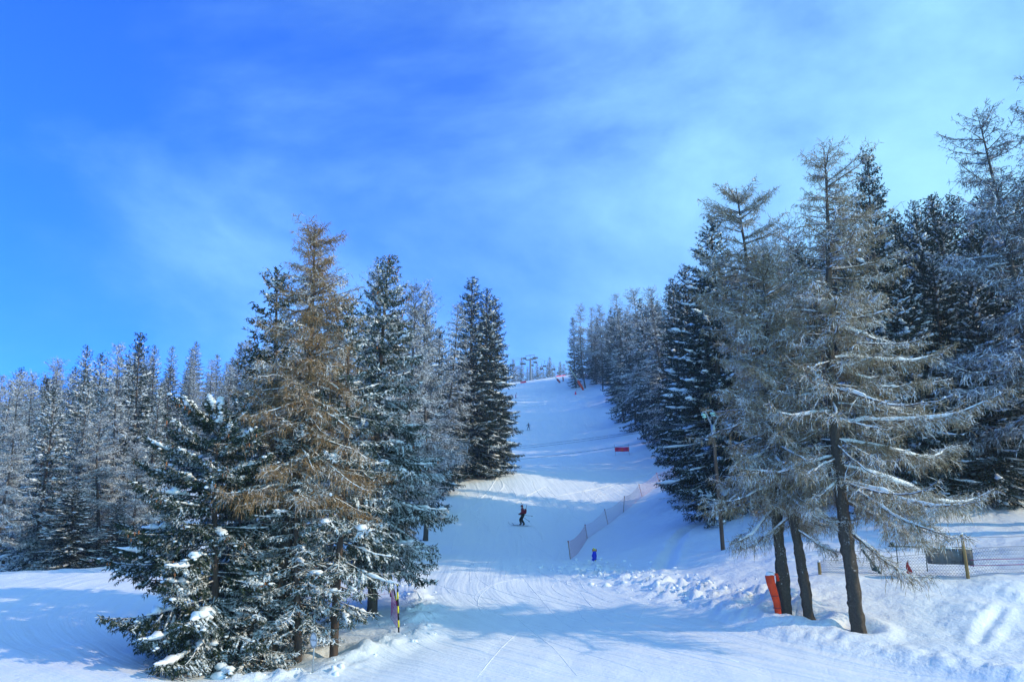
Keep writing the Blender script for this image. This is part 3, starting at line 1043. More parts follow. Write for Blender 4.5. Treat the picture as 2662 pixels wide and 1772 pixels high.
# --- trees along the right edge of the piste, near to far
G2 = 'trees along the right edge of the piste'
for (kind, var, pxb, d, pxt, pyt, w, lab) in (
        ('s', V_SPM[1], 1885, 62, 1858, 556, 1.05, 'big dark spruce behind the wooden power pole, low boughs over the snow'),
        ('s', V_SPM[0], 1822, 80, 1785, 684, 0.95, 'spruce with a clean pointed tip just left of the big dark spruce'),
        ('s', V_SP[0], 1795, 88, 1750, 722, 0.9, 'spruce second left of the big dark spruce on the right'),
        ('s', V_SP[2], 1772, 120, 1735, 738, 0.95, 'narrow spruce third left of the big dark spruce on the right'),
        ('l', V_LA[0], 1742, 126, 1700, 745, 0.95, 'frosted larch in the middle of the right hand piste edge'),
        ('s', V_SP[1], 1722, 138, 1690, 765, 0.85, 'broad snowy spruce below the frosted larch on the right piste edge'),
        ('s', V_SP[0], 1700, 150, 1662, 775, 0.85, 'spruce left of the frosted larch on the right piste edge'),
        ('l', V_LA[1], 1672, 165, 1640, 752, 0.9, 'tall frosted larch standing over the right piste edge spruces'),
        ('s', V_SP[2], 1655, 172, 1622, 840, 1.1, 'lower snowy spruce at the foot of the right piste edge'),
        ('s', V_SP[0], 1622, 200, 1600, 838, 0.95, 'evenly tapered dark spruce reaching the snow at the right piste edge'),
        ('l', V_LA[0], 1640, 198, 1606, 762, 0.8, 'frosted larch behind the evenly tapered dark spruce'),
        ('l', V_LA[2], 1567, 258, 1560, 792, 0.85, 'larch with a long bare trunk at the upper right piste edge'),
        ('s', V_SP[1], 1590, 262, 1585, 800, 0.75, 'spruce behind the long bare larch trunk'),
        ('l', V_LA[2], 1522, 275, 1503, 790, 0.9, 'bare stemmed larch beside the orange snow lance'),
        ('s', V_SP[2], 1497, 280, 1487, 824, 0.9, 'last spruce on the upper right edge of the piste'),
        ('l', V_LA[0], 1545, 285, 1535, 800, 0.8, 'pale larch between the two bare stemmed larches')):
    place(var, 21.0 if kind == 'l' else 20.0, 'larch_tree' if kind == 'l' else 'spruce_tree', lab, pxb, d, pxt, pyt, w, pxb * 0.37, G2)

for i, (pxb, d, pyt, k) in enumerate(((1540, 292, 838, 's'), (1556, 300, 822, 's'), (1574, 288, 815, 'l'), (1588, 296, 822, 's'), (1604, 280, 806, 's'), (1618, 292, 800, 's'), (1512, 300, 850, 's'), (1632, 270, 800, 'l'), (1598, 240, 822, 's'), (1612, 225, 812, 's'), (1580, 268, 860, 's'), (1550, 276, 866, 's'))):
    place(V_SP[i % 3] if k == 's' else V_LA[i % 2], 20.0 if k == 's' else 21.0, 'spruce_tree' if k == 's' else 'larch_tree',
          'shaded %s at the upper right forest end, %s' % ('spruce' if k == 's' else 'larch', 'behind the snow lance' if pxb < 1560 else 'right of the bare stemmed larches' if pxb < 1600 else 'left of the tapered spruce'), pxb, d, lean_px(pxb, 1040, pyt), pyt, 1.15, i * 2.1,
          'upper right forest end, %s, %s' % ('spruces' if k == 's' else 'larches', 'left' if pxb < 1560 else 'middle' if pxb < 1600 else 'right'))
# --- forest behind the great larches at the right
G3 = 'forest behind the great larches at the right'
for (kind, var, pxb, d, pxt, pyt, w, lab) in (
        ('s', V_SPM[0], 2330, 52, 2252, 390, 0.85, 'tall dark spruce whose ragged tip stands right of the long limbed larch'),
        ('s', V_SPM[1], 2450, 56, 2368, 520, 0.8, 'snowy spruce, left of a pair with close tips, at the right'),
        ('s', V_SPM[0], 2500, 58, 2415, 506, 0.8, 'snowy spruce, right of a pair with close tips, at the right'),
        ('l', V_LAM[0], 2735, 47, 2510, 276, 1.05, 'great blue-grey frosted larch leaning left near the right frame edge'),
        ('l', V_LAM[1], 2900, 45, 2690, 190, 1.0, 'frosted larch cut off by the right frame edge'),
        ('s', V_SP[1], 2560, 66, 2480, 620, 1.0, 'shaded spruce below the great blue-grey larch'),
        ('s', V_SP[0], 2660, 62, 2580, 640, 1.0, 'shaded spruce behind the leaning larch trunk at the right'),
        ('s', V_SPM[1], 2640, 53, 2625, 900, 1.0, 'low snow laden spruce at the right frame edge above the fence'),
        ('s', V_SPM[0], 2560, 54, 2530, 1010, 1.0, 'short snow laden spruce on the bank above the grey fence mat'),
        ('s', V_SP[2], 2760, 60, 2690, 560, 1.1, 'shaded spruce at the right frame edge'),
        ('s', V_SP[1], 2400, 70, 2330, 600, 1.0, 'shaded spruce filling the gap behind the tall dark spruce'),
        ('l', V_LA[0], 2250, 66, 2180, 480, 1.0, 'grey larch seen through the crown of the long limbed larch'),
        ('s', V_SP[0], 2150, 64, 2080, 660, 1.1, 'dark spruce seen through the twigs of the long limbed larch'),
        ('s', V_SP[1], 2040, 70, 1975, 700, 1.1, 'dark spruce seen through the twigs of the shaggy larch'),
        ('l', V_LA[1], 2100, 76, 2035, 580, 0.9, 'grey larch between the two great larch tips'),
        ('s', V_SP[2], 1965, 74, 1912, 720, 1.2, 'dark spruce right behind the shaggy larch'),
        ('s', V_SPM[1], 2440, 52, 2400, 960, 0.9, 'snow laden young spruce behind the right ends of the long limbs'),
        ('s', V_SPM[0], 2230, 57, 2190, 930, 1.2, 'dark spruce behind the lower limbs of the long limbed larch'),
        ('s', V_SPM[1], 2060, 58, 2020, 950, 1.1, 'dark spruce behind the lower crown of the shaggy larch')):
    place(var, 21.0 if kind == 'l' else 20.0, 'larch_tree' if kind == 'l' else 'spruce_tree', lab, pxb, d, pxt, pyt, w, pxb * 0.53, G3)

rng = random.Random(5)
WALL = ('behind the long limbs', 'above the grey mat', 'above the wooden post', 'past the frame edge')
for i, (pxb, d, pyt, lab) in enumerate(((2290, 55, 640, 'left'), (2385, 51, 700, 'second'), (2475, 53, 640, 'third'), (2590, 51, 720, 'fourth'), (2700, 55, 600, 'fifth'))):
    place(V_SPM[i % 2], 20.0, 'spruce_tree', 'near black snow padded spruce on the right bank, %s from the long limbed larch' % ('first' if lab == 'left' else lab), pxb, d, lean_px(pxb, 1270, pyt), pyt, 1.15, i * 2.3 + 1, 'snow padded spruces on the right bank')
for i in range(16):
    pxb = 2240 + 36 * i
    d = 60 + (i * 7 % 5) * 4.5
    pyt = float(np.interp(pxb, [2200, 2400, 2600, 2850, 3100], [560, 520, 470, 420, 380])) + (i * 53 % 90)
    var = (V_SPM + V_SP)[i % 5]
    place(var, 20.0, 'spruce_tree', 'dark spruce in the wall of forest at the right, ' + WALL[i // 4] + (', in front' if d < 66 else ', further back'), pxb, d, lean_px(pxb, 1250, pyt), pyt, 1.0 + 0.05 * (i % 4), i * 1.9, 'spruces in the wall of forest at the far right, ' + WALL[i // 4] + (', in front' if d < 66 else ', further back'))
TB = math.tan(SUN_B)


def blocked(x, y):
    """strips left open: the clearings the sun reaches the piste through"""
    s = y + x * TB
    return 100 < s < 115 or s < 50


pos = []


def fill(n, xf, yf, ok, kinds, label, group, hr, capf, where):
    made = 0
    for _ in range(n * 12):
        y = yf()
        x = xf(y)
        if not ok(x, y) or any((x - a) ** 2 + (y - b) ** 2 < (2.6 + 0.006 * y) ** 2 for a, b in pos):
            continue
        z = gz(x, y)
        H = rng.uniform(*hr)
        px, py = project((x, y, z + H))
        lim = capf(px, y)
        if py < lim:
            H = H * 0.999 - (lim - py) / F * y
            if H < 9:
                continue
        k, var, Hm = rng.choice(kinds)
        pos.append((x, y))
        s = H / Hm
        w = s * rng.uniform(0.8, 1.1)
        row, colm = where(px, y)
        plant_tree(var, 'larch_tree' if k == 'l' else 'spruce_tree', label[k] + ', ' + row + ' ' + colm, (x, y, z - 0.15), (w, w, s), rng.uniform(0, 6.28),
                   (rng.gauss(0, 0.015), rng.gauss(0, 0.015)), group[k] + ', ' + row + ' ' + colm)
        made += 1
        if made >= n:
            break
    return made


KR = [('s', v, 20.0) for v in V_SP] * 2 + [('l', V_LA[0], 21.0)]
fill(170, lambda y: np.interp(y, [50, 62, 100, 205, 270], [26, 20, 24, 31, 30]) + rng.random() ** 1.2 * 38, lambda: rng.uniform(56, 300),
     lambda x, y: not blocked(x, y), KR,
     {'s': 'snowy spruce in the forest right of the piste', 'l': 'frosted larch in the forest right of the piste'},
     {'s': 'spruces in the forest right of the piste', 'l': 'larches in the forest right of the piste'}, (17, 24),
     lambda px, y: float(np.interp(px, [1480, 1560, 1700, 1800, 1870, 2250, 2662], [850, 815, 760, 720, 620, 560, 480])) + rng.uniform(0, 60),
     lambda px, y: (('nearest rows' if y < 110 else 'middle rows' if y < 190 else 'farthest rows'), ('left of the power pole' if px < 1820 else 'behind the shaggy larch' if px < 2060 else 'behind the long limbs' if px < 2350 else 'by the frame edge')))

KL = [('s', v, 20.0) for v in V_HSP] * 2 + [('l', v, 21.0) for v in V_LA[:2]] + [('s', V_SP[2], 20.0)]
skyl = lambda px, y: float(np.interp(px, [-200, 0, 130, 250, 400, 520, 600, 700], [1000, 968, 925, 890, 850, 818, 812, 820])) + rng.uniform(0, 55) * (1 if rng.random() < 0.6 else 0.2)


def okl(x, y):
    px = project((x, y, gz(x, y)))[0]
    if (375 < px < 440 and y < 104) or (px > 430 and y < 125):
        return False
    return px < (640 if y < 110 else 900)


fill(215, lambda y: -rng.uniform(0.16, 0.66) * y, lambda: 68 + rng.random() ** 1.1 * 165, okl, KL,
     {'s': 'rimed spruce in the left hillside forest', 'l': 'rimed larch in the left hillside forest'},
     {'s': 'spruces in the forest on the left hillside', 'l': 'larches in the forest on the left hillside'}, (11, 22), skyl,
     lambda px, y: (('front rows' if y < 110 else 'middle rows' if y < 165 else 'back rows'), ('by the left frame edge' if px < 130 else 'over the two bushy larches' if px < 300 else 'left of the short spruce' if px < 460 else 'beside the rusty larch')))
# front row of that forest, at the edge of the clearing
for (kind, var, pxb, d, pxt, pyt, w, lab) in (
        ('l', V_LAM[0], 250, 66, 285, 1075, 1.35, 'bushy frosted larch at the left clearing edge, left of two'),
        ('l', V_LAM[1], 330, 64, 352, 1150, 1.35, 'bushy frosted larch at the left clearing edge, right of two'),
        ('s', V_HSP[1], 90, 64, 135, 1010, 1.2, 'rimed spruce with sunlit boughs near the left frame edge'),
        ('l', V_LAM[0], -10, 60, 30, 1090, 1.2, 'frosted larch cut off by the left frame edge'),
        ('s', V_HSP[0], 190, 72, 225, 1040, 1.2, 'rimed spruce behind the bushy frosted larches'),
        ('s', V_SP[0], 310, 78, 340, 1010, 0.8, 'narrow dark spruce standing up behind the bushy frosted larches'),
        ('s', V_SPM[1], 180, 61, 200, 1240, 1.9, 'low spreading spruce at the edge of the left clearing'),
        ('s', V_SPM[0], 300, 62, 316, 1290, 1.9, 'low spreading spruce right of its twin at the left clearing edge'),
        ('s', V_SPM[0], 430, 70, 445, 1240, 1.0, 'young dark spruce in the gap left of the broad short spruce')):
    place(var, 21.0 if kind == 'l' else 20.0, 'larch_tree' if kind == 'l' else 'spruce_tree', lab, pxb, d, pxt, pyt, w, pxb * 0.91, 'front row of the forest on the left')
# strip of forest up the left side of the piste
fill(16, lambda y: np.interp(y, [110, 200, 320], [-12, -16, -24]) - rng.random() * 40, lambda: rng.uniform(118, 300),
     lambda x, y: project((x, y, gz(x, y)))[0] > 700, KR,
     {'s': 'spruce in the wood left of the piste', 'l': 'larch in the wood left of the piste'},
     {'s': 'spruces hidden left of the piste', 'l': 'larches hidden left of the piste'}, (15, 21), lambda px, y: 800 + rng.uniform(0, 40) if px < 1180 else 900,
     lambda px, y: (('nearer rows' if y < 200 else 'farther rows'), ('behind the clump' if px < 1100 else 'close to the piste')))
# far trees on the summit
G5 = 'far trees along the top of the piste'
for i, (px, pyt, d, k) in enumerate(((1310, 945, 372, 's'), (1336, 933, 384, 's'), (1356, 928, 380, 's'), (1372, 952, 395, 's'), (1396, 938, 376, 's'),
                                     (1408, 950, 392, 'l'), (1424, 946, 388, 's'), (1431, 927, 384, 's'), (1444, 950, 398, 'l'), (1456, 938, 390, 's'),
                                     (1468, 944, 396, 's'), (1480, 950, 402, 'l'), (1322, 952, 404, 'l'), (1346, 950, 402, 'l'), (1414, 958, 404, 's'), (1385, 955, 404, 's'), (1436, 958, 408, 's'), (1294, 950, 390, 's'), (1278, 940, 396, 's'))):
    b = at_d(px, d)
    top = at(px, pyt, d)
    H = max(6.0, top[2] - b[2])
    var, Hm = (V_HSP[i % 2], 20.0) if k == 's' else (V_LA[i % 2], 21.0)
    plant_tree(var, 'spruce_tree' if k == 's' else 'larch_tree', 'small far %s in the hazy line behind the chairlift' % ('spruce' if k == 's' else 'larch'),
               b - np.array([0, 0, 0.2]), (H / Hm * 0.95, H / Hm * 0.95, H / Hm), i * 1.3, (0, 0), G5 + (' (spruce)' if k == 's' else ' (larch)'))

#THINGS#
# ------------------------------------------------------------------ colours of made things
M_YEL = mat('yellow_paint', (0.80, 0.72, 0.02), 0.45, 0.1)
M_BLK = mat('black_paint', (0.012, 0.012, 0.014), 0.5, 0.1)
M_RED = mat('orange_red_mat', (0.78, 0.055, 0.008), 0.55, 0.22, 4.0, 0.4, 9.0)
M_REDD = mat('dark_red_mat', (0.36, 0.03, 0.03), 0.6, 0.2, 4.0)
M_BAN = mat('red_banner', (0.95, 0.025, 0.10), 0.6, 0.12, 3.0)
M_BAND = mat('banner_dark_print', (0.50, 0.012, 0.035), 0.6)
M_BANO = mat('banner_orange_print', (0.90, 0.10, 0.005), 0.6)
M_MAG = mat('magenta_net', (0.48, 0.04, 0.26), 0.6, 0.3, 5.0)
M_NET = mat('faded_net', (0.72, 0.42, 0.46), 0.7, 0.3, 5.0)
M_NETP = mat('net_post', (0.34, 0.20, 0.10), 0.6, 0.2, 5.0)
M_BLUE = mat('blue_mat', (0.006, 0.03, 0.50), 0.5, 0.3, 6.0)
M_WOODP = mat('pole_wood', (0.12, 0.072, 0.048), 0.85, 0.45, 5.0, 0.6, 14.0, stretch=(1, 1, 0.1))
M_POST = mat('post_wood', (0.30, 0.21, 0.09), 0.8, 0.35, 7.0, 0.5, 14.0, stretch=(1, 1, 0.15))
M_STEEL = mat('galvanised_steel', (0.36, 0.42, 0.44), 0.45, 0.15, 9.0, metal=0.5)
M_DKST = mat('dark_steel', (0.05, 0.065, 0.085), 0.5, 0.2, 6.0)
M_GLASS = mat('pale_green_glass', (0.42, 0.78, 0.62), 0.15, spec=0.6)
M_WIRE = mat('wire', (0.11, 0.13, 0.15), 0.5)
M_GREYM = mat('grey_mat', (0.085, 0.10, 0.115), 0.65, 0.3, 5.0, 0.4, 8.0)
M_GREEN = mat('dark_green_paint', (0.012, 0.05, 0.045), 0.45, 0.2)
M_WHITE = mat('white_paint', (0.78, 0.80, 0.80), 0.5, 0.06, 6.0)
M_RIM = mat('weathered_rim', (0.40, 0.42, 0.42), 0.6, 0.2, 8.0)
M_LET = mat('dark_lettering', (0.05, 0.06, 0.08), 0.6)
M_LANCE = mat('pale_yellow_tube', (0.62, 0.60, 0.36), 0.5, 0.1)
M_PYL = mat('pylon_grey', (0.16, 0.20, 0.23), 0.6, 0.2)
M_JACK = mat('dark_red_jacket', (0.22, 0.012, 0.03), 0.7, 0.25, 12.0)
M_TROU = mat('black_trousers', (0.008, 0.008, 0.010), 0.8, 0.2, 12.0)
M_SKIN = mat('skin', (0.50, 0.30, 0.22), 0.6)
M_JGREY = mat('grey_blue_clothes', (0.07, 0.09, 0.14), 0.8, 0.2, 9.0)
M_JPALE = mat('pale_jacket', (0.60, 0.58, 0.66), 0.8, 0.15, 9.0)
M_PURP = mat('purple_trousers', (0.22, 0.015, 0.24), 0.8, 0.2, 9.0)
M_SKI = mat('ski_dark_blue', (0.012, 0.02, 0.07), 0.35)
Z3 = np.array([0, 0, 1.0])


# ------------------------------------------------------------------ round sign at the left
b = gp(812, 1757)
ctr = at(819, 1662, b[1])
hd = ctr[2] - b[2]
sg = thing('round_sign', 'weathered white round sign with dark lettering on a thin leaning post', 'sign', b, -R(50))
lx = math.hypot(ctr[0] - b[0], 0) * 0.6
Acc().path([(0, 0, -0.4), (0.02, 0, hd * 0.5), (0.05, 0, hd + 0.1)], 0.024, 8).build('post', M_STEEL, sg)
dsc = Acc()
an = np.linspace(0, 2 * np.pi, 33)[:-1]
dsc.prism([(0.05 + 0.245 * math.cos(a), hd + 0.245 * math.sin(a)) for a in an], -0.040, -0.028)
disc = dsc.build('disc', M_RIM, sg, False)
Acc().prism([(0.05 + 0.185 * math.cos(a), hd + 0.185 * math.sin(a)) for a in an], -0.045, -0.0415).build('white_face', M_WHITE, disc, False)
Acc().prism([(0.05 - 0.215, hd - 0.043), (0.05 + 0.215, hd - 0.043), (0.05 + 0.215, hd + 0.043), (0.05 - 0.215, hd + 0.043)], -0.0475, -0.0455).build('white_bar', M_WHITE, disc, False)
fc = bpy.data.curves.new('lettering', 'FONT')
fc.body = 'RALENTIR'
fc.size = 0.092
fc.align_x = 'CENTER'
fc.align_y = 'CENTER'
fc.extrude = 0.001
fc.materials.append(M_LET)
tmp = link('lettering_curve', fc)
dg_ = bpy.context.evaluated_depsgraph_get()
lm = bpy.data.meshes.new_from_object(tmp.evaluated_get(dg_))
bpy.data.objects.remove(tmp)
lm.name = 'lettering'
fo_ = link('lettering', lm, disc, (0.05, -0.049, hd))
fo_.rotation_euler = (math.pi / 2, 0, 0)


# ------------------------------------------------------------------ black and yellow piste poles with a loose magenta net
def banded_pole(base, top, label, n):
    o = thing('marker_pole', label, 'pole', base, 0, 'black and yellow piste poles')
    v = top - base
    for i in range(n):
        f0, f1 = i / n, (i + 1) / n
        Acc().bar(v * f0 - (Z3 * 0.3 if i == 0 else 0), v * f1, 0.033, 10).build('band', M_BLK if i % 2 == 0 else M_YEL, o)
    Acc().bar(v, v + Z3 * 0.03, 0.034, 10).build('cap', M_YEL, o)
    return o


pA = gp(1037, 1652)
tA = at(1033, 1520, pA[1])
pB = gp(1033, 1578)
tB = at(1007, 1452, pB[1] + 0.1)
pC = gp(1018, 1556)
tC = at(985, 1458, pC[1] + 0.1)
banded_pole(pA, tA, 'upright black and yellow pole nearest the camera at the left piste edge', 7)
banded_pole(pB, tB, 'leaning black and yellow pole right behind the nearest one', 9)
banded_pole(pC, tC, 'leaning black and yellow pole furthest left, half under a bough', 9)


def net_sheet(acc, rows, r, step_u, diag=True):
    """rows: list of (bottom point, top point) along the net; lays cords along and across"""
    B0 = np.array([a for a, b_ in rows], float)
    T0 = np.array([b_ for a, b_ in rows], float)
    seg = np.linalg.norm(np.diff(B0, axis=0), axis=1)
    cum = np.concatenate([[0], np.cumsum(seg)])
    n = max(3, int(cum[-1] / step_u))
    u = np.linspace(0, cum[-1], n + 1)
    lo = np.stack([np.interp(u, cum, B0[:, k]) for k in range(3)], 1)
    hi = np.stack([np.interp(u, cum, T0[:, k]) for k in range(3)], 1)
    hgt = np.linalg.norm(hi - lo, axis=1).mean()
    m = max(3, int(hgt / step_u))
    G = lo[:, None] + (hi - lo)[:, None] * np.linspace(0, 1, m + 1)[None, :, None]
    for j in range(m + 1):
        acc.tubes(G[:, j], np.full(n + 1, r * (1.8 if j in (0, m) else 1.0)), 3)
    if diag:
        a_, b_ = G[:-1, :-1].reshape(-1, 3), G[1:, 1:].reshape(-1, 3)
        acc.tubes(np.stack([a_, b_], 1), np.full((len(a_), 2), r), 3, cap=False)
        a_, b_ = G[:-1, 1:].reshape(-1, 3), G[1:, :-1].reshape(-1, 3)
        acc.tubes(np.stack([a_, b_], 1), np.full((len(a_), 2), r), 3, cap=False)
    else:
        acc.tubes(G, np.full(G.shape[:2], r), 3, cap=False)
    return acc


vA, vB, vC = tA - pA, tB - pB, tC - pC
pD, pE = gp(930, 1560), gp(860, 1575)
rows = [(pA + vA * 0.10, pA + vA * 0.62), (pA * 0.55 + pB * 0.45 + np.array([-0.32, 0, 0.10]), pA * 0.55 + pB * 0.45 + np.array([-0.30, 0, 0.95])),
        (pB + vB * 0.12, pB + vB * 0.60), (pB * 0.5 + pC * 0.5 + np.array([-0.1, 0, 0.12]), pB * 0.5 + pC * 0.5 + np.array([-0.2, 0, 1.05])),
        (pC + vC * 0.10, pC + vC * 0.68), (pD + Z3 * 0.1, pD + Z3 * 1.1), (pE + Z3 * 0.1, pE + Z3 * 1.15)]
nt1 = net_sheet(Acc(), rows, 0.0035, 0.17, False).build('safety_net', M_MAG)
tag(nt1, 'loose magenta safety net sagging between the black and yellow poles', 'net')

# ------------------------------------------------------------------ red padded posts
b = gp(2024, 1616)
pm = thing('padded_post', 'bent orange-red padded mat standing against the shaggy larch trunk', 'crash pad', b)
d0 = b[1]
pts = [at(px, py, d0) - b for px, py in ((2026, 1630), (2024, 1600), (2019, 1565), (2012, 1540), (2004, 1515), (2000, 1494))]
rad = [0.105, 0.125, 0.135, 0.150, 0.165, 0.18]
ang = np.linspace(0, 2 * np.pi, 13)[:-1]
pa = Acc().path(pts, rad, 12)
pad = pa.build('pad', M_RED, pm)
for k in (1.6, 2.7):
    i = int(k)
    p_ = pts[i] + (pts[i + 1] - pts[i]) * (k - i)
    Acc().path([p_ - Z3 * 0.02, p_ + Z3 * 0.02], 0.152, 12).build('strap', M_REDD, pm)
sn_ = Acc()
sn_.blobs(np.array([pts[-1] + np.array([0.02, 0, 0.03])]), np.array([[0.17, 0.17, 0.10]]), np.random.default_rng(1), 1)
sn_.build('snow_cap', M_SNOW, pm)
fl_ = Acc().path([pts[-1] + np.array([0.10, 0.05, 0.0]), pts[-1] + np.array([0.30, 0.07, 0.03]), pts[-1] + np.array([0.36, 0.08, -0.22])], [0.09, 0.11, 0.06], 8, [0.06, 0.05, 0.05])
fl_.build('flap', M_RED, pm)

b = gp(817, 1508)
pr = thing('padded_post', 'small red padded post glimpsed through a gap in the left trees', 'crash pad', b)
Acc().path([(-0.06, 0, -0.2), (-0.06, 0, 0.35), (-0.08, 0, 0.68)], [0.15, 0.16, 0.13], 10).build('pad', M_RED, pr)
Acc().path([(0.10, 0, -0.2), (0.10, 0, 0.4), (0.08, 0, 0.74)], [0.13, 0.14, 0.11], 10).build('pad', M_RED, pr)
Acc().bar((0, 0, -0.2), (0, 0, 1.2), 0.03, 8).build('post', M_MAG, pr)

# ------------------------------------------------------------------ net fence on the right bank of the piste
fp = [((1484, 1452), (1477, 1408)), ((1528, 1397), (1521, 1365)), ((1582, 1360), (1572, 1325)), ((1620, 1330), (1623, 1291)),
      ((1671, 1290), (1661, 1260)), ((1717, 1260), (1707, 1230)), ((1768, 1236), (1760, 1206))]
nf0 = gp(*fp[0][0])
nf = thing('net_fence', 'long sagging purplish net fence climbing the right bank of the piste', 'fence', nf0)
rws = []
prev = None
for (bp_, tp_) in fp:
    g = gp(*bp_)
    t_ = at(tp_[0], tp_[1], g[1])
    Acc().bar(g - Z3 * 0.3 - nf0, t_ - nf0, 0.028, 8).build('post', M_NETP, nf)
    Acc().bar(t_ - nf0, t_ + Z3 * 0.09 - nf0, 0.05, 8).build('post_cap', M_REDD, nf)
    if prev is not None:
        for f_ in (0.33, 0.66):
            lo = prev[0] * (1 - f_) + g * f_
            lo[2] = gz(lo[0], lo[1])
            hi = prev[1] * (1 - f_) + t_ * f_ - Z3 * 0.22
            rws.append((lo + Z3 * 0.04 - nf0, hi - nf0))
    rws.append((g + Z3 * 0.04 - nf0, t_ - nf0))
    prev = (g, t_)
net_sheet(Acc(), rws, 0.0055, 0.26).build('net', M_NET, nf)

# ------------------------------------------------------------------ blue padded bundle
b = gp(1546, 1475)
bb = thing('padded_bundle', 'upright blue mat tied round yellow poles on the snow bank', 'crash pad', b)
k_ = b[1] / F
Acc().bar((-0.05, 0, -0.3), (-0.04, 0, 46 * k_), 0.035, 8).build('pole', M_YEL, bb)
Acc().bar((0.06, 0.02, -0.3), (0.05, 0.02, 44 * k_), 0.035, 8).build('pole', M_YEL, bb)
Acc().path([(0, 0, 15 * k_), (-0.03, 0, 17 * k_), (0.0, 0, 21 * k_), (-0.02, 0, 26 * k_), (0, 0, 32 * k_), (0, 0, 38 * k_)], [0.10, 0.17, 0.12, 0.17, 0.13, 0.10], 10).build('mat', M_BLUE, bb)
for x in (-0.09, -0.02, 0.10):
    Acc().bar((x, 0, 36 * k_), (x * 1.3, 0, 43 * k_), 0.035, 6).build('pole_end', M_REDD, bb)


# ------------------------------------------------------------------ banners
def banner(p0, p1, label, zlo, zhi, poles=True, marks=True, mt=M_BAN):
    o = thing('slope_banner', label, 'banner', p0)
    v = p1 - p0
    n = 9
    sag = [0.02 * math.sin(i * 1.1) for i in range(n)]
    V, T_ = [], []
    for i in range(n):
        q = v * (i / (n - 1))
        for z in (zlo + sag[i], zhi + sag[i] * 0.5):
            for off in (-0.008, 0.008):
                V.append(q + np.array([0, off + 0.03 * math.sin(i * 1.7), z]))
    for i in range(n - 1):
        a = i * 4
        for (p_, q_, r_, s_) in ((a, a + 2, a + 6, a + 4), (a + 1, a + 5, a + 7, a + 3), (a + 2, a + 3, a + 7, a + 6), (a, a + 4, a + 5, a + 1)):
            T_ += [(p_, q_, r_), (p_, r_, s_)]
    cl = Acc().add(V, T_).build('cloth', mt, o)
    if poles:
        for q in (np.zeros(3), v):
            Acc().bar(q + np.array([0.12 if q is not v else 0.03, 0, -0.3]), q + np.array([-0.12, 0, zhi + 0.45]), 0.022, 6).build('pole', M_NETP, o)
    if marks:
        W, Hh = np.linalg.norm(v[:2]), zhi - zlo
        ux = v / max(W, 1e-6)
        for (c0, c1, r0, r1) in ((0.07, 0.30, 0.58, 0.82), (0.07, 0.22, 0.18, 0.42), (0.74, 0.93, 0.58, 0.82), (0.74, 0.93, 0.16, 0.40)):
            x0, x1 = c0 * W, c1 * W
            m_ = Acc()
            nn = 4 if c1 - c0 > 0.2 else 3
            for k in range(nn):
                xa = x0 + (x1 - x0) * (k + 0.1) / nn
                xb = x0 + (x1 - x0) * (k + 0.85) / nn
                m_.add([ux * xa + np.array([0, -0.075, zlo + r0 * Hh]), ux * xb + np.array([0, -0.075, zlo + r0 * Hh]), ux * xb + np.array([0, -0.075, zlo + r1 * Hh]), ux * xa + np.array([0, -0.075, zlo + r1 * Hh])], [(0, 1, 2), (0, 2, 3)])
            m_.build('print', M_BAND, cl)
        Acc().add([ux * W * 0.40 + np.array([0, -0.075, zlo + 0.08 * Hh]), ux * W * 0.60 + np.array([0, -0.075, zlo + 0.08 * Hh]), ux * W * 0.50 + np.array([0, -0.075, zlo + 0.92 * Hh])], [(0, 1, 2)]).build('triangle_print', M_BANO, cl)
    return o


g0, g1 = gp(1599, 1182), gp(1636, 1182)
k_ = g0[1] / F
banner(g0, g1, 'red banner with dark print on two thin poles across the middle of the piste', 10 * k_, 21 * k_)
g0, g1 = gp(1353, 999), gp(1368, 996)
k_ = g0[1] / F
banner(g0, g1, 'small plain red banner on the upper piste below the chairlift pylon', 2 * k_, 6.5 * k_, True, False)
g0, g1 = at_d(1446, 331), at_d(1470, 333)
k_ = 331 / F
banner(g0, g1, 'long red banner along the crest at the top right of the piste', 1.0 * k_, 4.5 * k_, True, False)


# ------------------------------------------------------------------ snow lances
def lance(px0, py0, px1, py1, px2, py2, w, label, mt, tube=True):
    g = gp(px0, py0)
    d = g[1]
    o = thing('snow_lance', label, 'snow lance', g)
    a_ = at(px1, py1, d) - g
    t_ = at(px2, py2, d) - g
    Acc().path([-Z3 * 0.3, a_ * 0.25, a_ * 0.6, a_], [w * 0.9, w * 0.85, w, w * 0.8], 10).build('base_pad', mt, o)
    if tube:
        Acc().bar(a_ * 0.9, t_, 0.13, 8, 0.10).build('tube', M_LANCE, o)
        Acc().bar(t_, t_ + (t_ - a_) * 0.06, 0.2, 8, 0.14).build('nozzle_head', M_STEEL, o)
    return o


lance(1517, 1013, 1502, 989, 1474, 944, 0.40, 'leaning snow lance with bright orange padded base by the bare stemmed larch', M_RED)
lance(1456, 996, 1448, 985, 1442, 978, 0.38, 'leaning snow lance with dark red padded base near the crest', M_REDD)
b = gp(1464, 991)
o = thing('padded_post', 'short dark red padded post at the crest beside the last spruce', 'crash pad', b)
Acc().path([(0, 0, -0.2), (0, 0, 0.7), (-0.05, 0, 1.35)], [0.19, 0.21, 0.17], 10).build('pad', M_REDD, o)
Acc().bar((-0.4, 0, 1.3), (0.1, 0, 1.5), 0.13, 8).build('snow_topped_arm', M_STEEL, o)
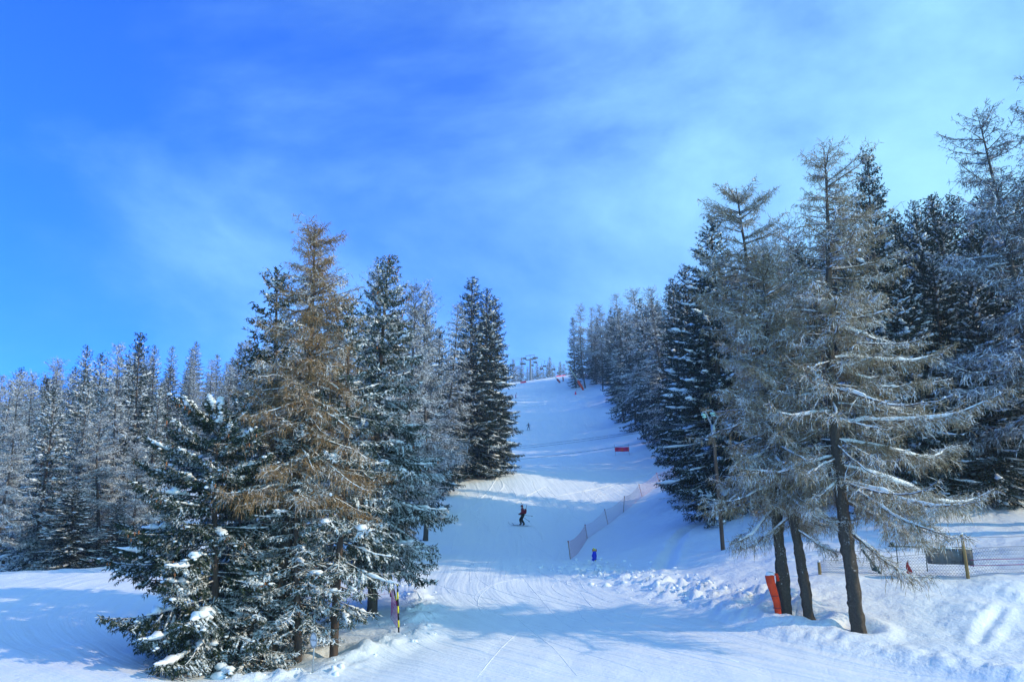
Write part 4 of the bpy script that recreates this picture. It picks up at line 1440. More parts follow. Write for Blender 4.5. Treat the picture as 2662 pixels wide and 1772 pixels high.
# small red marker on the right edge
b = gp(1496, 1027)
o = thing('piste_marker', 'small red triangular marker on the right side of the upper piste', 'marker', b)
Acc().tubes(np.array([(0, 0, -0.05), (0.0, 0, 1.15)]), np.array([0.36, 0.03]), 3).build('panel', M_BAN, o, False)
Acc().bar((0.42, 0.3, -0.3), (0.42, 0.3, 2.1), 0.03, 6).build('pole', M_NETP, o)
# white post
b = gp(1723, 1118)
o = thing('white_post', 'white post standing at the edge of the forest beside the piste', 'post', b)
k_ = b[1] / F
Acc().lathe((0, 0, 0), [(0.13, -0.3), (0.13, 38 * k_), (0.09, 39 * k_)], 10).build('shaft', M_WHITE, o)
Acc().bar((-0.12, 0, 36.5 * k_), (0.12, 0, 36.5 * k_), 0.05, 8).build('collar', M_RIM, o)
# red marker stick at the left clearing
b = gp(361, 1472)
o = thing('marker_stick', 'thin red marker stick at the edge of the left clearing', 'pole', b)
k_ = b[1] / F
Acc().bar((0, 0, -0.3), (0.02, 0, 45 * k_), 0.018, 6).build('stick', M_MAG, o)
Acc().bar((0.012, 0, 31 * k_), (0.018, 0, 41 * k_), 0.05, 6).build('red_sleeve', M_BAN, o)

# ------------------------------------------------------------------ wooden power pole
b = gp(1878, 1432)
D = b[1]
up_ = thing('power_pole', 'leaning wooden power pole with steel bracket and green glass insulators', 'pole', b)
P = lambda px, py, dy=0.0: at(px, py, D + dy) - b
Acc().path([P(1881, 1450), P(1872, 1330), P(1862, 1220), P(1853, 1108)], [0.125, 0.115, 0.105, 0.095], 12).build('wooden_shaft', M_WOODP, up_)
Acc().bar(P(1856, 1134), P(1853, 1104), 0.13, 10).build('steel_sleeve', M_STEEL, up_)
Acc().bar(P(1856.5, 1136), P(1856, 1132), 0.19, 10).build('clamp', M_STEEL, up_)
Acc().path([P(1850, 1106), P(1834, 1069)], 0.045, 6).build('bracket_arm', M_STEEL, up_)
Acc().path([P(1855, 1107), P(1866, 1084), P(1850, 1065)], 0.045, 6).build('bracket_arm', M_STEEL, up_)
Acc().path([P(1824, 1075), P(1827, 1071), P(1834, 1068), P(1850, 1065)], 0.045, 6).build('crossbar', M_STEEL, up_)
Acc().path([P(1866, 1084), P(1876, 1078)], 0.04, 6).build('crossbar', M_STEEL, up_)
for (x0, y0) in ((1829, 1083), (1851.5, 1079)):
    ins = Acc()
    for k, (dz, r) in enumerate(((0.10, 0.15), (-0.03, 0.13))):
        c = P(x0 + k * 2, y0) + Z3 * dz
        ins.lathe(c, [(0.03, 0.09), (r * 0.7, 0.07), (r, 0.0), (r * 0.85, -0.03), (0.03, -0.02)], 12)
    ins.build('insulator', M_GLASS, up_)
    Acc().bar(P(x0, y0) + Z3 * 0.35, P(x0 + 3, y0) - Z3 * 0.28, 0.015, 6).build('insulator_rod', M_STEEL, up_)
Acc().bar(P(1874, 1358), P(1886, 1352), 0.05, 8).build('snowy_stub', M_SNOW, up_)


def cable(p, q, sag, r, label, name='power_cable', grp=None, cat='cable', n=24):
    t = np.linspace(0, 1, n)[:, None]
    pts_ = p * (1 - t) + q * t - Z3 * sag * 4 * t * (1 - t)
    o = Acc().path(pts_ - p, r, 5).build(name, M_WIRE, None, True, p)
    return tag(o, label, cat, grp)


GW = 'power cables crossing the piste'
cable(at(1835, 1092, D), at(1150, 1168, 112), 0.5, 0.012, 'upper of the two close power cables crossing the piste', grp=GW)
cable(at(1853, 1093, D), at(1150, 1175, 111), 0.5, 0.012, 'lower of the two close power cables crossing the piste', grp=GW)
cable(at(1858, 1118, D), at(1150, 1203, 104), 0.5, 0.012, 'lowest single power cable crossing the piste above the banner', grp=GW)
cable(at(1866, 1088, D), at(2760, 1120, 60), 0.3, 0.018, 'power cable running right from the wooden pole behind the larches', grp=GW)

# ------------------------------------------------------------------ fence at the right
pR = [(gp(2132, 1494), 0.52), (gp(2518, 1501), 1.84), (at_d(2760, 37.6), 1.8)]
tops = []
fr0 = pR[1][0]
fr = thing('wire_fence', 'wooden post fence with wire mesh and two magenta lines at the right', 'fence', fr0)
for i, (g, h) in enumerate(pR):
    tp_ = g + np.array([-0.12 if i == 1 else -0.02, 0, h])
    tops.append(tp_)
    Acc().path([g - Z3 * 0.4 - fr0, (g + tp_) / 2 - fr0, tp_ - fr0], [0.075, 0.07, 0.062], 10).build('post', M_POST, fr)
    Acc().blobs(np.array([tp_ + Z3 * 0.02 - fr0]), np.array([[0.075, 0.075, 0.05]]), np.random.default_rng(i), 1).build('snow_cap', M_SNOW, fr)
rr = []
for t_ in np.linspace(0, 1, 9):
    q = pR[0][0] * (1 - t_) + pR[1][0] * t_ if True else None
    q = q + np.array([0, 0, gz(q[0], q[1]) - q[2]])
    rr.append((q + Z3 * 0.06 - fr0, q + Z3 * (0.55 + 0.62 * t_) - fr0))
for t_ in np.linspace(0.2, 1, 5):
    q = pR[1][0] * (1 - t_) + pR[2][0] * t_
    q = q + np.array([0, 0, gz(q[0], q[1]) - q[2]])
    rr.append((q + Z3 * 0.08 - fr0, q + Z3 * 1.17 - fr0))
net_sheet(Acc(), rr, 0.0045, 0.12).build('wire_mesh', M_WIRE, fr)
p1, p2 = tops[1], tops[2]
Acc().path([pR[0][0] + Z3 * 1.0 - fr0, (pR[0][0] + p1) / 2 + Z3 * 0.1 - fr0, p1 - Z3 * 0.12 - fr0, (p1 + p2) / 2 - Z3 * 0.17 - fr0, p2 - Z3 * 0.12 - fr0], 0.008, 4).build('top_wire', M_WIRE, fr)
for dz in (0.66, 0.42):
    Acc().path([pR[1][0] + np.array([0.15, 0.05, dz + 0.1]) - fr0, pR[2][0] + Z3 * (dz + 0.05) - fr0], 0.014, 5).build('magenta_line', M_MAG, fr)
# grey mat hung on the post
c = at(2470, 1444, pR[1][0][1] + 0.25)
k_ = pR[1][0][1] / F
mt = thing('crash_mat', 'dark grey crash mat slung along the fence behind the wooden post', 'mat', c)
hw, hh = 56 * k_, 22 * k_
V, T_ = [], []
nn = 12
for i in range(nn + 1):
    f_ = i / nn
    x = -hw + 2 * hw * f_
    zt = hh * (0.95 - 0.18 * f_ - 0.10 * math.sin(f_ * 6)) + 0.04
    zb = -hh * (0.80 + 0.35 * f_ + 0.08 * math.sin(f_ * 5 + 1))
    bulge = 0.16 * math.sin(math.pi * min(1, max(0, f_))) ** 0.5 + 0.04
    for (yy, zz) in ((0.05, zt), (-bulge, zt * 0.6), (-bulge * 1.1, zb * 0.35), (-0.06, zb), (0.12, zb * 0.9), (0.16, zt * 0.9)):
        V.append((x, yy, zz))
for i in range(nn):
    for j in range(6):
        a, b2 = i * 6 + j, i * 6 + (j + 1) % 6
        T_ += [(a, b2, b2 + 6), (a, b2 + 6, a + 6)]
T_ += [(0, j + 1, j) for j in range(1, 5)] + [(nn * 6, nn * 6 + j, nn * 6 + j + 1) for j in range(1, 5)]
Acc().add(V, T_).build('mat_body', M_GREYM, mt)
Acc().path([(-hw, -0.02, hh * 0.95), (0, -0.02, hh * 0.86), (hw, -0.02, hh * 0.78)], [0.02, 0.045, 0.02], 6).build('snow_edge', M_SNOW, mt)
Acc().path([(hw * 1.0, -0.02, hh * 0.9), (hw * 1.01, -0.02, -hh * 1.2)], 0.018, 6).build('end_rod', M_BLK, mt)
# dark green pipes
g = gp(2293, 1492)
o = thing('green_pipe', 'dark green pipe leaning in the snow behind the long limbed larch', 'pipe', g)
d0 = g[1]
q = lambda px, py: at(px, py, d0) - g
Acc().path([q(2296, 1500), q(2240, 1426)], 0.055, 10).build('tube', M_GREEN, o)
Acc().path([q(2268, 1478), q(2276, 1480), q(2286, 1474)], [0.06, 0.10, 0.05], 8).build('valve', M_GREEN, o)
Acc().path([q(2262, 1462), q(2268, 1480)], 0.03, 8).build('handle', M_GREEN, o)
g = at_d(2370, 39.5)
o = thing('green_rail', 'dark green rail with a round end cap behind the snowy drooping limb', 'rail', g)
d0 = g[1]
Acc().path([q(2318, 1417) if False else at(2310, 1419, d0) - g, at(2416, 1421, d0) - g], 0.035, 8).build('rail_tube', M_GREEN, o)
Acc().lathe(at(2318, 1413, d0) - g, [(0.03, -0.10), (0.11, -0.08), (0.12, 0.0), (0.08, 0.07), (0.02, 0.09)], 10).build('end_cap', M_GREEN, o)
for px in (2330, 2405):
    f_ = at(px, 1420, d0) - g
    Acc().bar((f_[0], f_[1], gz(f_[0] + g[0], d0) - g[2] - 0.2), f_, 0.022, 8).build('support_leg', M_GREEN, o)
g = at_d(2364, 38.2)
o = thing('padded_post', 'small magenta and red pad on a stake by the wire fence', 'crash pad', g)
Acc().path([(0, 0, -0.3), (0, 0, 0.5), (0, 0, 0.75)], [0.02, 0.02, 0.02], 6).build('stake', M_NETP, o)
Acc().path([(0.03, 0, 0.02), (0.02, 0, 0.28), (-0.03, 0, 0.52), (-0.04, 0, 0.66)], [0.08, 0.13, 0.07, 0.03], 8).build('pad', M_REDD, o)


# ------------------------------------------------------------------ people
def person_mesh(J, bones, region, mats_):
    """one continuous body: joints J name -> (x, y, z, r); bones: pairs; region: joint -> material slot"""
    names = list(J)
    me = bpy.data.meshes.new('body_cage')
    me.from_pydata([J[n][:3] for n in names], [(names.index(a), names.index(c)) for a, c in bones], [])
    ob = bpy.data.objects.new('body_cage', me)
    COL.objects.link(ob)
    sk = ob.modifiers.new('skin', 'SKIN')
    sk.use_smooth_shade = True
    layer = me.skin_vertices[0].data
    for i, n in enumerate(names):
        r = J[n][3]
        layer[i].radius = (r, r)
        layer[i].use_root = (n == 'pelvis')
    ss = ob.modifiers.new('sub', 'SUBSURF')
    ss.levels = ss.render_levels = 2
    dg = bpy.context.evaluated_depsgraph_get()
    dg.update()
    out = bpy.data.meshes.new_from_object(ob.evaluated_get(dg))
    bpy.data.objects.remove(ob)
    bpy.data.meshes.remove(me)
    out.name = 'body'
    out.materials.clear()
    for m_ in mats_:
        out.materials.append(m_)
    A = np.array([J[n][:3] for n in names])
    R_ = np.array([J[n][3] for n in names])
    for p in out.polygons:
        dd = np.linalg.norm(A - np.array(p.center), axis=1) - R_ * 0.6
        p.material_index = region[names[int(np.argmin(dd))]]
        p.use_smooth = True
    return out


def body_joints(arms, lean=0.06, knee=0.16, stance=0.12, head=(0.10, 0.0)):
    J = {'pelvis': (0, 0, 0.93, 0.145), 'spine': (lean * 0.6, 0, 1.13, 0.135), 'chest': (lean * 1.5, 0, 1.34, 0.165), 'neck': (lean * 2.2, 0, 1.50, 0.062),
         'head': (lean * 2.2 + head[0] * 0.5, head[1], 1.62, 0.092), 'crown': (lean * 2.2 + head[0] * 0.4, head[1], 1.71, 0.078)}
    for s_, y in (('l', 1), ('r', -1)):
        J['hip' + s_] = (0, y * 0.10, 0.86, 0.105)
        J['knee' + s_] = (knee, y * stance, 0.50, 0.078)
        J['ankle' + s_] = (0.0, y * stance, 0.13, 0.062)
        J['toe' + s_] = (0.17, y * stance, 0.075, 0.052)
        J['sho' + s_] = (lean * 1.8, y * 0.20, 1.41, 0.075)
        e_, w_, h_ = arms[s_]
        J['elb' + s_], J['wri' + s_], J['han' + s_] = (*e_, 0.058), (*w_, 0.045), (*h_, 0.050)
    bones = [('pelvis', 'spine'), ('spine', 'chest'), ('chest', 'neck'), ('neck', 'head'), ('head', 'crown')]
    for s_ in 'lr':
        bones += [('pelvis', 'hip' + s_), ('hip' + s_, 'knee' + s_), ('knee' + s_, 'ankle' + s_), ('ankle' + s_, 'toe' + s_),
                  ('chest', 'sho' + s_), ('sho' + s_, 'elb' + s_), ('elb' + s_, 'wri' + s_), ('wri' + s_, 'han' + s_)]
    return J, bones


def regions(J, jacket, trousers, glove, boots, skin):
    r = {}
    for n in J:
        if n in ('pelvis',) or n[:3] in ('hip', 'kne'):
            r[n] = trousers
        elif n[:3] in ('ank', 'toe'):
            r[n] = boots
        elif n[:3] in ('han',):
            r[n] = glove
        elif n in ('head', 'crown', 'neck'):
            r[n] = skin
        else:
            r[n] = jacket
    return r


def fingers(acc, wr, ha):
    """five gloved fingers curled from the hand, thumb at the side"""
    wr, ha = np.array(wr), np.array(ha)
    f_ = unit(ha - wr)
    sd = unit(np.cross(f_, np.array([0.2, 0, 1.0])))
    dn = np.cross(sd, f_)
    for k, ln in enumerate((0.075, 0.085, 0.08, 0.065)):
        b_ = ha + sd * (k - 1.5) * 0.021 + f_ * 0.02
        acc.path([b_, b_ + f_ * ln * 0.6, b_ + f_ * ln * 0.8 + dn * ln * 0.45], [0.013, 0.012, 0.009], 6)
    b_ = ha - sd * 0.045 - f_ * 0.01
    acc.path([b_, b_ + (f_ - sd) * 0.03, b_ + f_ * 0.055 - sd * 0.02 + dn * 0.02], [0.014, 0.013, 0.010], 6)


def head_gear(o, J, helmet, lens, hair=None):
    hx, hy, hz = J['head'][:3]
    v, t = ICO[1]
    V = v * np.array([0.118, 0.108, 0.115]) + np.array([hx - 0.012, hy, hz + 0.055])
    keep = V[:, 2] > hz - 0.01
    tt = t[keep[t].all(1)]
    Acc().add(V, tt).build('helmet', helmet, o)
    Acc().path([(hx + 0.02, hy - 0.105, hz + 0.03), (hx + 0.095, hy - 0.05, hz + 0.03), (hx + 0.105, hy, hz + 0.03), (hx + 0.095, hy + 0.05, hz + 0.03), (hx + 0.02, hy + 0.105, hz + 0.03)], 0.03, 6, 0.03).build('goggles', lens, o)
    Acc().path([(hx + 0.085, hy, hz + 0.01), (hx + 0.115, hy, hz - 0.025), (hx + 0.085, hy, hz - 0.035)], [0.012, 0.017, 0.012], 6).build('nose', M_SKIN, o)
    Acc().path([(hx + 0.08, hy - 0.025, hz - 0.062), (hx + 0.09, hy, hz - 0.064), (hx + 0.08, hy + 0.025, hz - 0.062)], 0.006, 5).build('mouth', M_REDD, o)


def ski_mesh(L, w=0.045):
    n = 11
    xs = np.linspace(-L * 0.47, L * 0.53, n)
    up = np.where(xs > L * 0.40, (xs - L * 0.40) ** 2 * 3.2, 0)
    wd = w * (1 + 0.25 * np.abs(np.linspace(-1, 1, n)))
    wd[-1] *= 0.3
    return Acc().tubes(np.stack([xs, np.zeros(n), up + 0.012], 1), wd, 6, np.full(n, 0.010))


def oriented(name, acc, m_, M4, label, cat, grp=None, smooth=True):
    o = acc.build(name, m_, None, smooth)
    o.matrix_world = M4
    return tag(o, label, cat, grp)


# the skier in the middle of the piste, gliding left
b = gp(1358, 1367)
rz = math.pi + R(12)
pitch_s = -R(3)
Mw = Matrix.Translation(Vector(b) + Vector((0, 0, 0.03))) @ Matrix.Rotation(rz, 4, 'Z') @ Matrix.Rotation(R(-4), 4, 'Y') @ Matrix.Scale(1.1, 4)
arms = {'l': ((0.16, 0.30, 1.16), (0.34, 0.26, 1.00), (0.41, 0.25, 0.95)), 'r': ((-0.02, -0.32, 1.16), (0.10, -0.34, 0.98), (0.16, -0.34, 0.94))}
J, bones = body_joints(arms, 0.05, 0.20, 0.17)
J = {k: (*v[:3], v[3] * (1.05 if k in ('head', 'crown', 'neck') else 1.38)) for k, v in J.items()}
for s_, dx in (('l', 0.15), ('r', -0.22)):
    for n_, f_ in (('knee', 0.6), ('ankle', 1.0), ('toe', 1.0)):
        v = J[n_ + s_]
        J[n_ + s_] = (v[0] + dx * f_, *v[1:])
sk1 = thing('person', 'skier in dark red jacket and black trousers gliding left with poles trailing', 'person', b)
sk1.matrix_world = Mw
bd = link('body', person_mesh(J, bones, regions(J, 0, 1, 2, 2, 3), (M_JACK, M_TROU, M_BLK, M_SKIN)), sk1)
fg = Acc()
for s_ in 'lr':
    fingers(fg, J['wri' + s_][:3], J['han' + s_][:3])
fg.build('glove_fingers', M_BLK, sk1)
head_gear(sk1, J, M_JACK, M_BLK)
GS = 'gear of the skier in the dark red jacket'
for y, dx, lab in ((0.17, 0.30, 'dark ski under the leading foot of the skier in dark red'), (-0.17, -0.10, 'dark ski under the trailing foot of the skier in dark red')):
    oriented('ski', ski_mesh(1.85, 0.06), M_SKI, Mw @ Matrix.Translation((0.05 + dx, y, 0.0)), lab, 'ski', GS)
for s_, tip_, lab in (('r', (-1.05, -0.40, 0.86), 'ski pole of the skier in dark red trailing level behind the hip'), ('l', (-0.62, 0.34, 0.34), 'ski pole of the skier in dark red pointing down behind the legs')):
    h_ = np.array(J['han' + s_][:3])
    v_ = unit(np.array(tip_) - h_)
    po = oriented('ski_pole', Acc().bar(h_ - v_ * 0.12, h_ + v_ * 1.15, 0.016, 6), M_DKST, Mw, lab, 'ski pole', GS)
    Acc().bar(h_ - v_ * 0.13, h_ + v_ * 0.02, 0.020, 8).build('grip', M_BLK, po)
    Acc().bar(h_ + v_ * 1.05, h_ + v_ * 1.07, 0.045, 8).build('basket', M_BLK, po)
bk = Acc()
bk.path([(-0.14, 0, 1.02), (-0.19, 0, 1.12), (-0.20, 0, 1.32), (-0.15, 0, 1.46)], [0.10, 0.15, 0.15, 0.10], 10, [0.07, 0.10, 0.10, 0.07])
bpk = oriented('backpack', bk, M_JACK, Mw, 'dark red backpack with boards strapped on, worn by the gliding skier', 'backpack', GS)
Acc().path([(-0.22, 0.10, 1.10), (-0.22, 0.13, 1.70), (-0.26, 0.15, 1.78)], [0.035, 0.035, 0.03], 6, [0.015, 0.015, 0.015]).build('strapped_board', M_JACK, bpk)
Acc().path([(-0.08, -0.10, 1.20), (0.12, -0.12, 1.86), (0.26, -0.13, 2.02)], [0.035, 0.035, 0.03], 6, [0.015, 0.015, 0.015]).build('strapped_board', M_BLK, bpk)

# snowboarder higher up
b = gp(1374, 1117)
Mw = Matrix.Translation(Vector(b) + Vector((0, 0, 0.06))) @ Matrix.Rotation(R(-100), 4, 'Z')
arms = {'l': ((0.02, 0.34, 1.20), (0.06, 0.38, 0.98), (0.08, 0.39, 0.92)), 'r': ((0.0, -0.36, 1.24), (0.05, -0.50, 1.06), (0.07, -0.56, 1.02))}
J, bones = body_joints(arms, 0.03, 0.10, 0.22)
sb = thing('person', 'snowboarder in grey-blue clothes standing across the slope in the middle distance', 'person', b)
sb.matrix_world = Mw
link('body', person_mesh(J, bones, regions(J, 0, 0, 1, 1, 2), (M_JGREY, M_BLK, M_SKIN)), sb)
fg = Acc()
for s_ in 'lr':
    fingers(fg, J['wri' + s_][:3], J['han' + s_][:3])
fg.build('glove_fingers', M_BLK, sb)
head_gear(sb, J, M_JGREY, M_BLK)
nb_ = 9
ys_ = np.linspace(-0.78, 0.78, nb_)
oriented('snowboard', Acc().tubes(np.stack([np.full(nb_, 0.06), ys_, 0.012 + np.clip(np.abs(ys_) - 0.6, 0, 1) ** 2 * 3], 1), np.array([0.06, 0.13, 0.14, 0.13, 0.125, 0.13, 0.14, 0.13, 0.06]), 6, np.full(nb_, 0.012)),
         M_SKI, Mw @ Matrix.Translation((0, 0, -0.02)), 'dark snowboard under the snowboarder in grey-blue', 'snowboard')

# far skier at the left edge of the upper piste
b = gp(1340, 1037)
Mw = Matrix.Translation(Vector(b) + Vector((0, 0, 0.05))) @ Matrix.Rotation(R(-25), 4, 'Z')
arms = {'l': ((0.14, 0.28, 1.14), (0.34, 0.24, 1.06), (0.40, 0.23, 1.05)), 'r': ((0.14, -0.28, 1.14), (0.34, -0.24, 1.06), (0.40, -0.23, 1.05))}
J, bones = body_joints(arms, 0.12, 0.20, 0.12)
sf = thing('person', 'far skier in pale jacket and purple trousers beside the left piste edge', 'person', b)
sf.matrix_world = Mw
link('body', person_mesh(J, bones, regions(J, 0, 1, 2, 2, 3), (M_JPALE, M_PURP, M_BLK, M_SKIN)), sf)
fg = Acc()
for s_ in 'lr':
    fingers(fg, J['wri' + s_][:3], J['han' + s_][:3])
fg.build('glove_fingers', M_BLK, sf)
head_gear(sf, J, M_JGREY, M_BLK)
for y, lab in ((0.12, 'far left-hand ski of the skier in purple trousers'), (-0.12, 'near right-hand ski of the skier in purple trousers')):
    oriented('ski', ski_mesh(1.7), M_SKI, Mw @ Matrix.Translation((0.05, y, -0.02)), lab, 'ski', 'skis of the far skier')

# ------------------------------------------------------------------ chairlift at the top
dP = 366.0
b = at_d(1379, dP)
kp = dP / F
ly = thing('lift_pylon', 'grey chairlift pylon with a wide crossarm on the summit', 'pylon', b)
q = lambda px, py: at(px, py, dP) - b
Acc().path([(0, 0, -1.0), q(1379, 934)], [0.62, 0.42], 12).build('tower', M_PYL, ly)
Acc().path([q(1363, 932), q(1371, 936), q(1379, 933)], 0.32, 6).build('crossarm', M_PYL, ly)
Acc().path([q(1379, 933), q(1388, 933), q(1396, 931)], 0.32, 6).build('crossarm', M_PYL, ly)
Acc().path([q(1368, 932), q(1366.5, 925), q(1378, 923.5), q(1390.5, 922.5), q(1388.5, 932)], 0.16, 6).build('maintenance_frame', M_PYL, ly)
Acc().path([q(1378.5, 932), q(1378, 924)], 0.09, 6).build('frame_strut', M_PYL, ly)
for x0, x1, y in ((1361, 1367, 932), (1386, 1397, 930)):
    w_ = Acc()
    for k in range(5):
        c = q(x0 + (x1 - x0) * k / 4, y)
        w_.tubes(np.array([c + np.array([0, -0.25, 0.1]), c + np.array([0, 0.25, 0.1])]), np.array([0.32, 0.32]), 10)
    w_.build('sheave_train', M_DKST, ly)
GC = 'chairs hanging on the chairlift'


def chair(px, py, d, w, label):
    c = at(px, py, d)
    o = thing('lift_chair', label, 'chairlift chair', c, 0.15, GC)
    w = w * d / F
    Acc().box((0, 0, 0), (w, 0.55, 0.16)).build('seat', M_DKST, o, False)
    Acc().box((0, 0.30, 0.40), (w, 0.10, 0.60)).build('backrest', M_DKST, o, False)
    Acc().path([(-w * 0.42, 0.3, 0.1), (-w * 0.42, 0.35, 1.0), (0, 0.3, 1.6), (w * 0.42, 0.35, 1.0), (w * 0.42, 0.3, 0.1)], 0.06, 6).build('hanger_frame', M_DKST, o)
    Acc().path([(0, 0.3, 1.6), (0.05, 0.3, 2.6)], 0.06, 6).build('hanger_rod', M_DKST, o)
    Acc().bar((-0.15, 0.3, 2.62), (0.25, 0.3, 2.62), 0.12, 6).build('cable_grip', M_DKST, o)
    return o


chairs = ((1332, 950, 352, 13, 'leftmost lift chair, seen against the far spruces'), (1360, 947, 357, 15, 'wide lift chair just left of the pylon'),
          (1384, 951, 372, 7, 'small lift chair just right of the pylon mast'), (1391, 943, 360, 9, 'dark lift chair close under the right end of the crossarm'),
          (1408, 960, 380, 10, 'lift chair low between two far spruces right of the pylon'), (1416, 953, 378, 9, 'dark lift chair with tall hanger right of the pylon'),
          (1428, 966, 392, 6, 'tiny lift chair further down the line'), (1440, 961, 394, 8, 'faint lift chair beside the tall thin far spruce'),
          (1452, 971, 398, 9, 'lift chair low above the crest banner'), (1461, 968, 404, 8, 'rightmost lift chair before the last spruce'))
for c in chairs:
    chair(*c)
up1 = lambda px, py, d: at(px, py, d) + Z3 * 2.62
GL = 'cables of the chairlift'
cable(at(1363, 931, dP), at(1250, 946, 330), 0.4, 0.05, 'lower chairlift cable running left from the pylon', 'lift_cable', GL)
cable(at(1366, 928, dP + 6), at(1250, 934, 345), 0.4, 0.05, 'upper chairlift cable running left from the pylon', 'lift_cable', GL)
cable(at(1396, 930, dP), at(1475, 951, 405), 0.4, 0.05, 'upper chairlift cable running right and down from the pylon', 'lift_cable', GL)
cable(at(1390, 934, dP), at(1470, 958, 410), 0.4, 0.05, 'lower chairlift cable running right and down from the pylon', 'lift_cable', GL)


# ------------------------------------------------------------------ bare shrubs
def shrub(loc, n, h, seed, label, spread=0.9, dirx=0.0):
    r_ = np.random.default_rng(seed)
    o = thing('bare_shrub', label, 'shrub', loc)
    ba, tw = Acc(), Acc()
    for i in range(n):
        a = r_.random() * 6.28
        L = h * r_.uniform(0.6, 1.15)
        t = np.linspace(0, 1, 9)
        out = L * spread * t ** 1.4
        z = L * (t - 0.55 * t ** 2.4) - 0.1
        x = np.cos(a) * out + dirx * L * t ** 1.5 + np.cumsum(r_.normal(size=9)) * 0.025 * L
        y = np.sin(a) * out * 0.7 + np.cumsum(r_.normal(size=9)) * 0.025 * L
        P_ = np.stack([x, y, z], 1)
        ba.tubes(P_, 0.022 * (1 - 0.8 * t) * (L / 2) + 0.004, 5)
        k = 22
        p0, T_ = sample(P_[None], np.zeros(k, int), r_.uniform(0.25, 1, k))
        d_ = unit(T_ + r_.normal(size=(k, 3)) * 0.7)
        l_ = r_.uniform(0.2, 0.6, k) * L * 0.3
        tw.tubes(np.stack([p0, p0 + d_ * l_[:, None] * 0.5, p0 + d_ * l_[:, None] - Z3 * 0.06 * l_[:, None]], 1), np.repeat(np.array([[0.008, 0.006, 0.003]]), k, 0), 3)
    ba.build('stems', M_LIMB, o)
    tw.build('twigs', M_LIMB, o)
    return o


shrub(gp(1858, 1348), 16, 3.6, 4, 'leafless dark shrub arching over the snow left of the power pole', 0.8, -0.55)
shrub(gp(1790, 1215), 8, 2.2, 9, 'low bare twigs under the boughs of the big dark spruce', 0.8, -0.3)
shrub(gp(330, 1476), 9, 1.0, 6, 'small frosted shrub at the far edge of the left clearing', 0.9, 0.1)
shrub(gp(1270, 1195), 9, 2.0, 12, 'pale frosted scrub at the left edge of the piste beneath the dark spruce', 0.9, 0.35)

# ------------------------------------------------------------------ loose snow
rg = np.random.default_rng(77)


def along(pl, n, w):
    pl = np.array(pl)
    seg = np.linalg.norm(np.diff(pl, axis=0), axis=1)
    cum = np.concatenate([[0], np.cumsum(seg)])
    u = rg.random(n) * cum[-1]
    x, y = np.interp(u, cum, pl[:, 0]) + rg.normal(size=n) * w, np.interp(u, cum, pl[:, 1]) + rg.normal(size=n) * w
    return np.stack([x, y, zat(x, y)], 1)


cl = Acc()
for pl, n, w, s0, s1 in ((CHURN, 170, 1.3, 0.05, 0.20), (BERM_L, 110, 0.5, 0.03, 0.13)):
    p = along(pl, n, w)
    s_ = s0 + (s1 - s0) * rg.random((n, 1)) ** 2
    cl.blobs(p + np.array([0, 0, 0.01]), s_ * rg.uniform(0.7, 1.4, (n, 3)) * np.array([1, 1, 0.75]), rg)
co = cl.build('snow_clods', M_SNOW)
co['kind'] = 'stuff'
co['label'] = 'loose lumps of snow thrown up along the piste edges'
g = gp(575, 1768)
hp = Acc().blobs(np.array([[0, 0, 0.0], [0.25, 0.1, -0.05]]), np.array([[0.30, 0.3, 0.22], [0.22, 0.22, 0.16]]), rg, 1)
tag(hp.build('snow_heap', M_SNOW, None, True, g), 'rounded lump of snow at the bottom edge below the broad short spruce', 'snow heap')
# ski tracks: low ridges of sprayed snow along the turns
tk = Acc()


def track(pix, w, h):
    pts_ = np.array([groundpt(*p)[:2] for p in pix])
    n = 60
    cum = np.concatenate([[0], np.cumsum(np.linalg.norm(np.diff(pts_, axis=0), axis=1))])
    u = np.linspace(0, cum[-1], n)
    xy = np.stack([np.interp(u, cum, pts_[:, 0]), np.interp(u, cum, pts_[:, 1])], 1)
    for _ in range(6):
        xy[1:-1] = (xy[:-2] + xy[1:-1] * 2 + xy[2:]) / 4
    z = zat(xy[:, 0], xy[:, 1])
    P_ = np.concatenate([xy, z[:, None]], 1)
    ww = w * rg.uniform(0.4, 1.4, n) * np.sin(np.linspace(0.05, 3.09, n)) ** 0.5
    tk.tubes(P_, ww, 6, h * rg.uniform(0.4, 1.3, n))


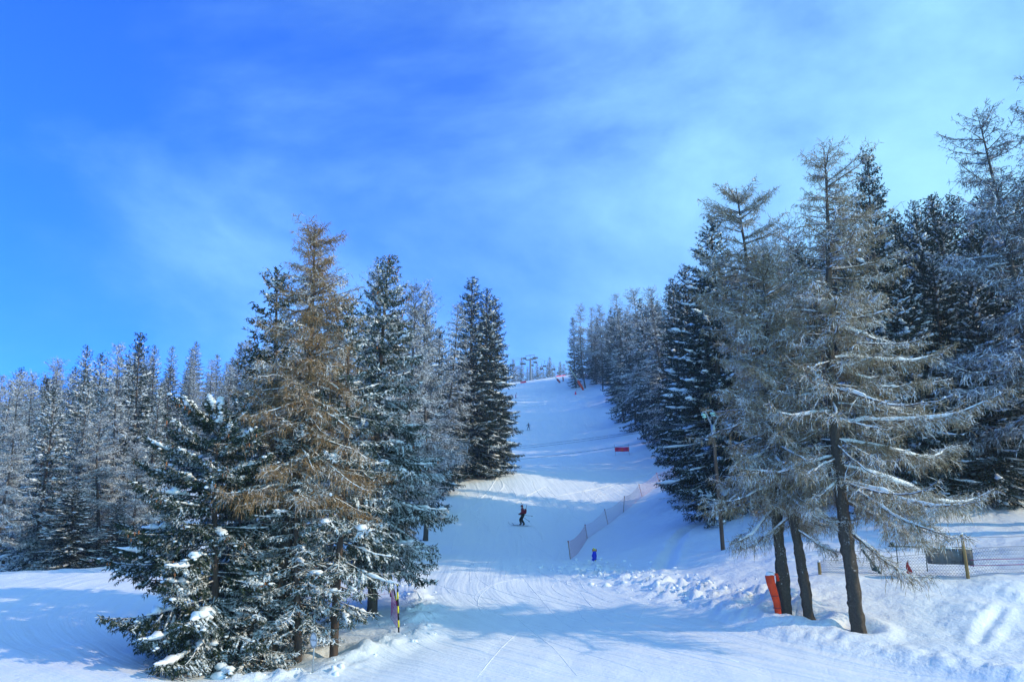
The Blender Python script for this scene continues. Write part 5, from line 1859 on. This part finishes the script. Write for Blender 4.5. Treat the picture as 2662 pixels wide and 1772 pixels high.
for pix in ([(1480, 1217), (1380, 1205), (1310, 1212), (1295, 1240), (1312, 1262), (1285, 1290), (1235, 1330)],
            [(1298, 1215), (1290, 1245), (1270, 1275), (1225, 1315), (1170, 1350)],
            [(1345, 1172), (1400, 1184), (1470, 1186), (1530, 1188)], [(1420, 1050), (1360, 1056), (1335, 1062)],
            [(1335, 1092), (1420, 1090), (1480, 1100)], [(1420, 1262), (1370, 1285), (1320, 1320)], [(1700, 1225), (1620, 1250), (1540, 1272), (1450, 1288)],
            [(1340, 1480), (1390, 1540), (1450, 1610), (1490, 1640)], [(1300, 1560), (1360, 1620), (1440, 1690), (1500, 1760)],
            [(1690, 1560), (1670, 1600), (1655, 1630)], [(1350, 1640), (1300, 1690), (1240, 1765)]):
    far = 0.14 if pix[0][1] < 1300 else 0.03
    track(pix, far, 0.04 if far > 0.1 else 0.010)
for k in range(64):
    d_ = 29 + 78 * rg.random() ** 1.4
    xl_, xr_ = np.interp(d_, XL[:, 0], XL[:, 1]), np.interp(d_, XR[:, 0], XR[:, 1])
    x_ = xl_ + 1 + (xr_ - xl_ - 2) * rg.random()
    ln_, am, ph, fr_ = rg.uniform(5, 16), rg.uniform(0.2, 1.6), rg.random() * 6.3, rg.uniform(0.12, 0.4)
    tt_ = np.linspace(0, ln_, 50)
    yy_ = d_ + tt_
    xx_ = x_ + am * np.sin(tt_ * fr_ + ph) + 0.034 * (np.clip(45 - yy_, 0, 60) ** 2 - max(45 - d_, 0) ** 2) + rg.uniform(-0.25, 0.25) * tt_
    P_ = np.stack([xx_, yy_, zat(xx_, yy_)], 1)
    tk.tubes(P_, 0.022 * (0.5 + d_ / 50) * rg.uniform(0.3, 1.3, 50), 5, 0.010 * (0.6 + d_ / 80) * rg.uniform(0.3, 1.3, 50))
to = tk.build('ski_tracks', M_SNOW)
to['kind'] = 'stuff'
to['label'] = 'curving ridges of snow left by skis on the piste'

# ------------------------------------------------------------------ thin winter haze filling the valley air
if HAZE:
    hz_ = Acc().box((0, 290, 0), (2300, 720, 1))
    zmin, zmax = float(ZZ.min()) - 1.2, 150.0
    hz_.v[0][:, 2] = np.where(hz_.v[0][:, 2] > 0, zmax, zmin)
    hm = bpy.data.materials.new('haze')
    hm.use_nodes = True
    hm.node_tree.nodes.clear()
    ho = hm.node_tree.nodes.new('ShaderNodeOutputMaterial')
    hv = hm.node_tree.nodes.new('ShaderNodeVolumePrincipled')
    hv.inputs['Color'].default_value = (0.62, 0.84, 1.0, 1)
    hv.inputs['Density'].default_value = HAZE
    hv.inputs['Anisotropy'].default_value = 0.2
    hm.node_tree.links.new(hv.outputs[0], ho.inputs['Volume'])
    hzo = hz_.build('haze', hm, None, False)
    hzo['kind'] = 'stuff'
    hzo['label'] = 'thin cold haze in the air over the slope'
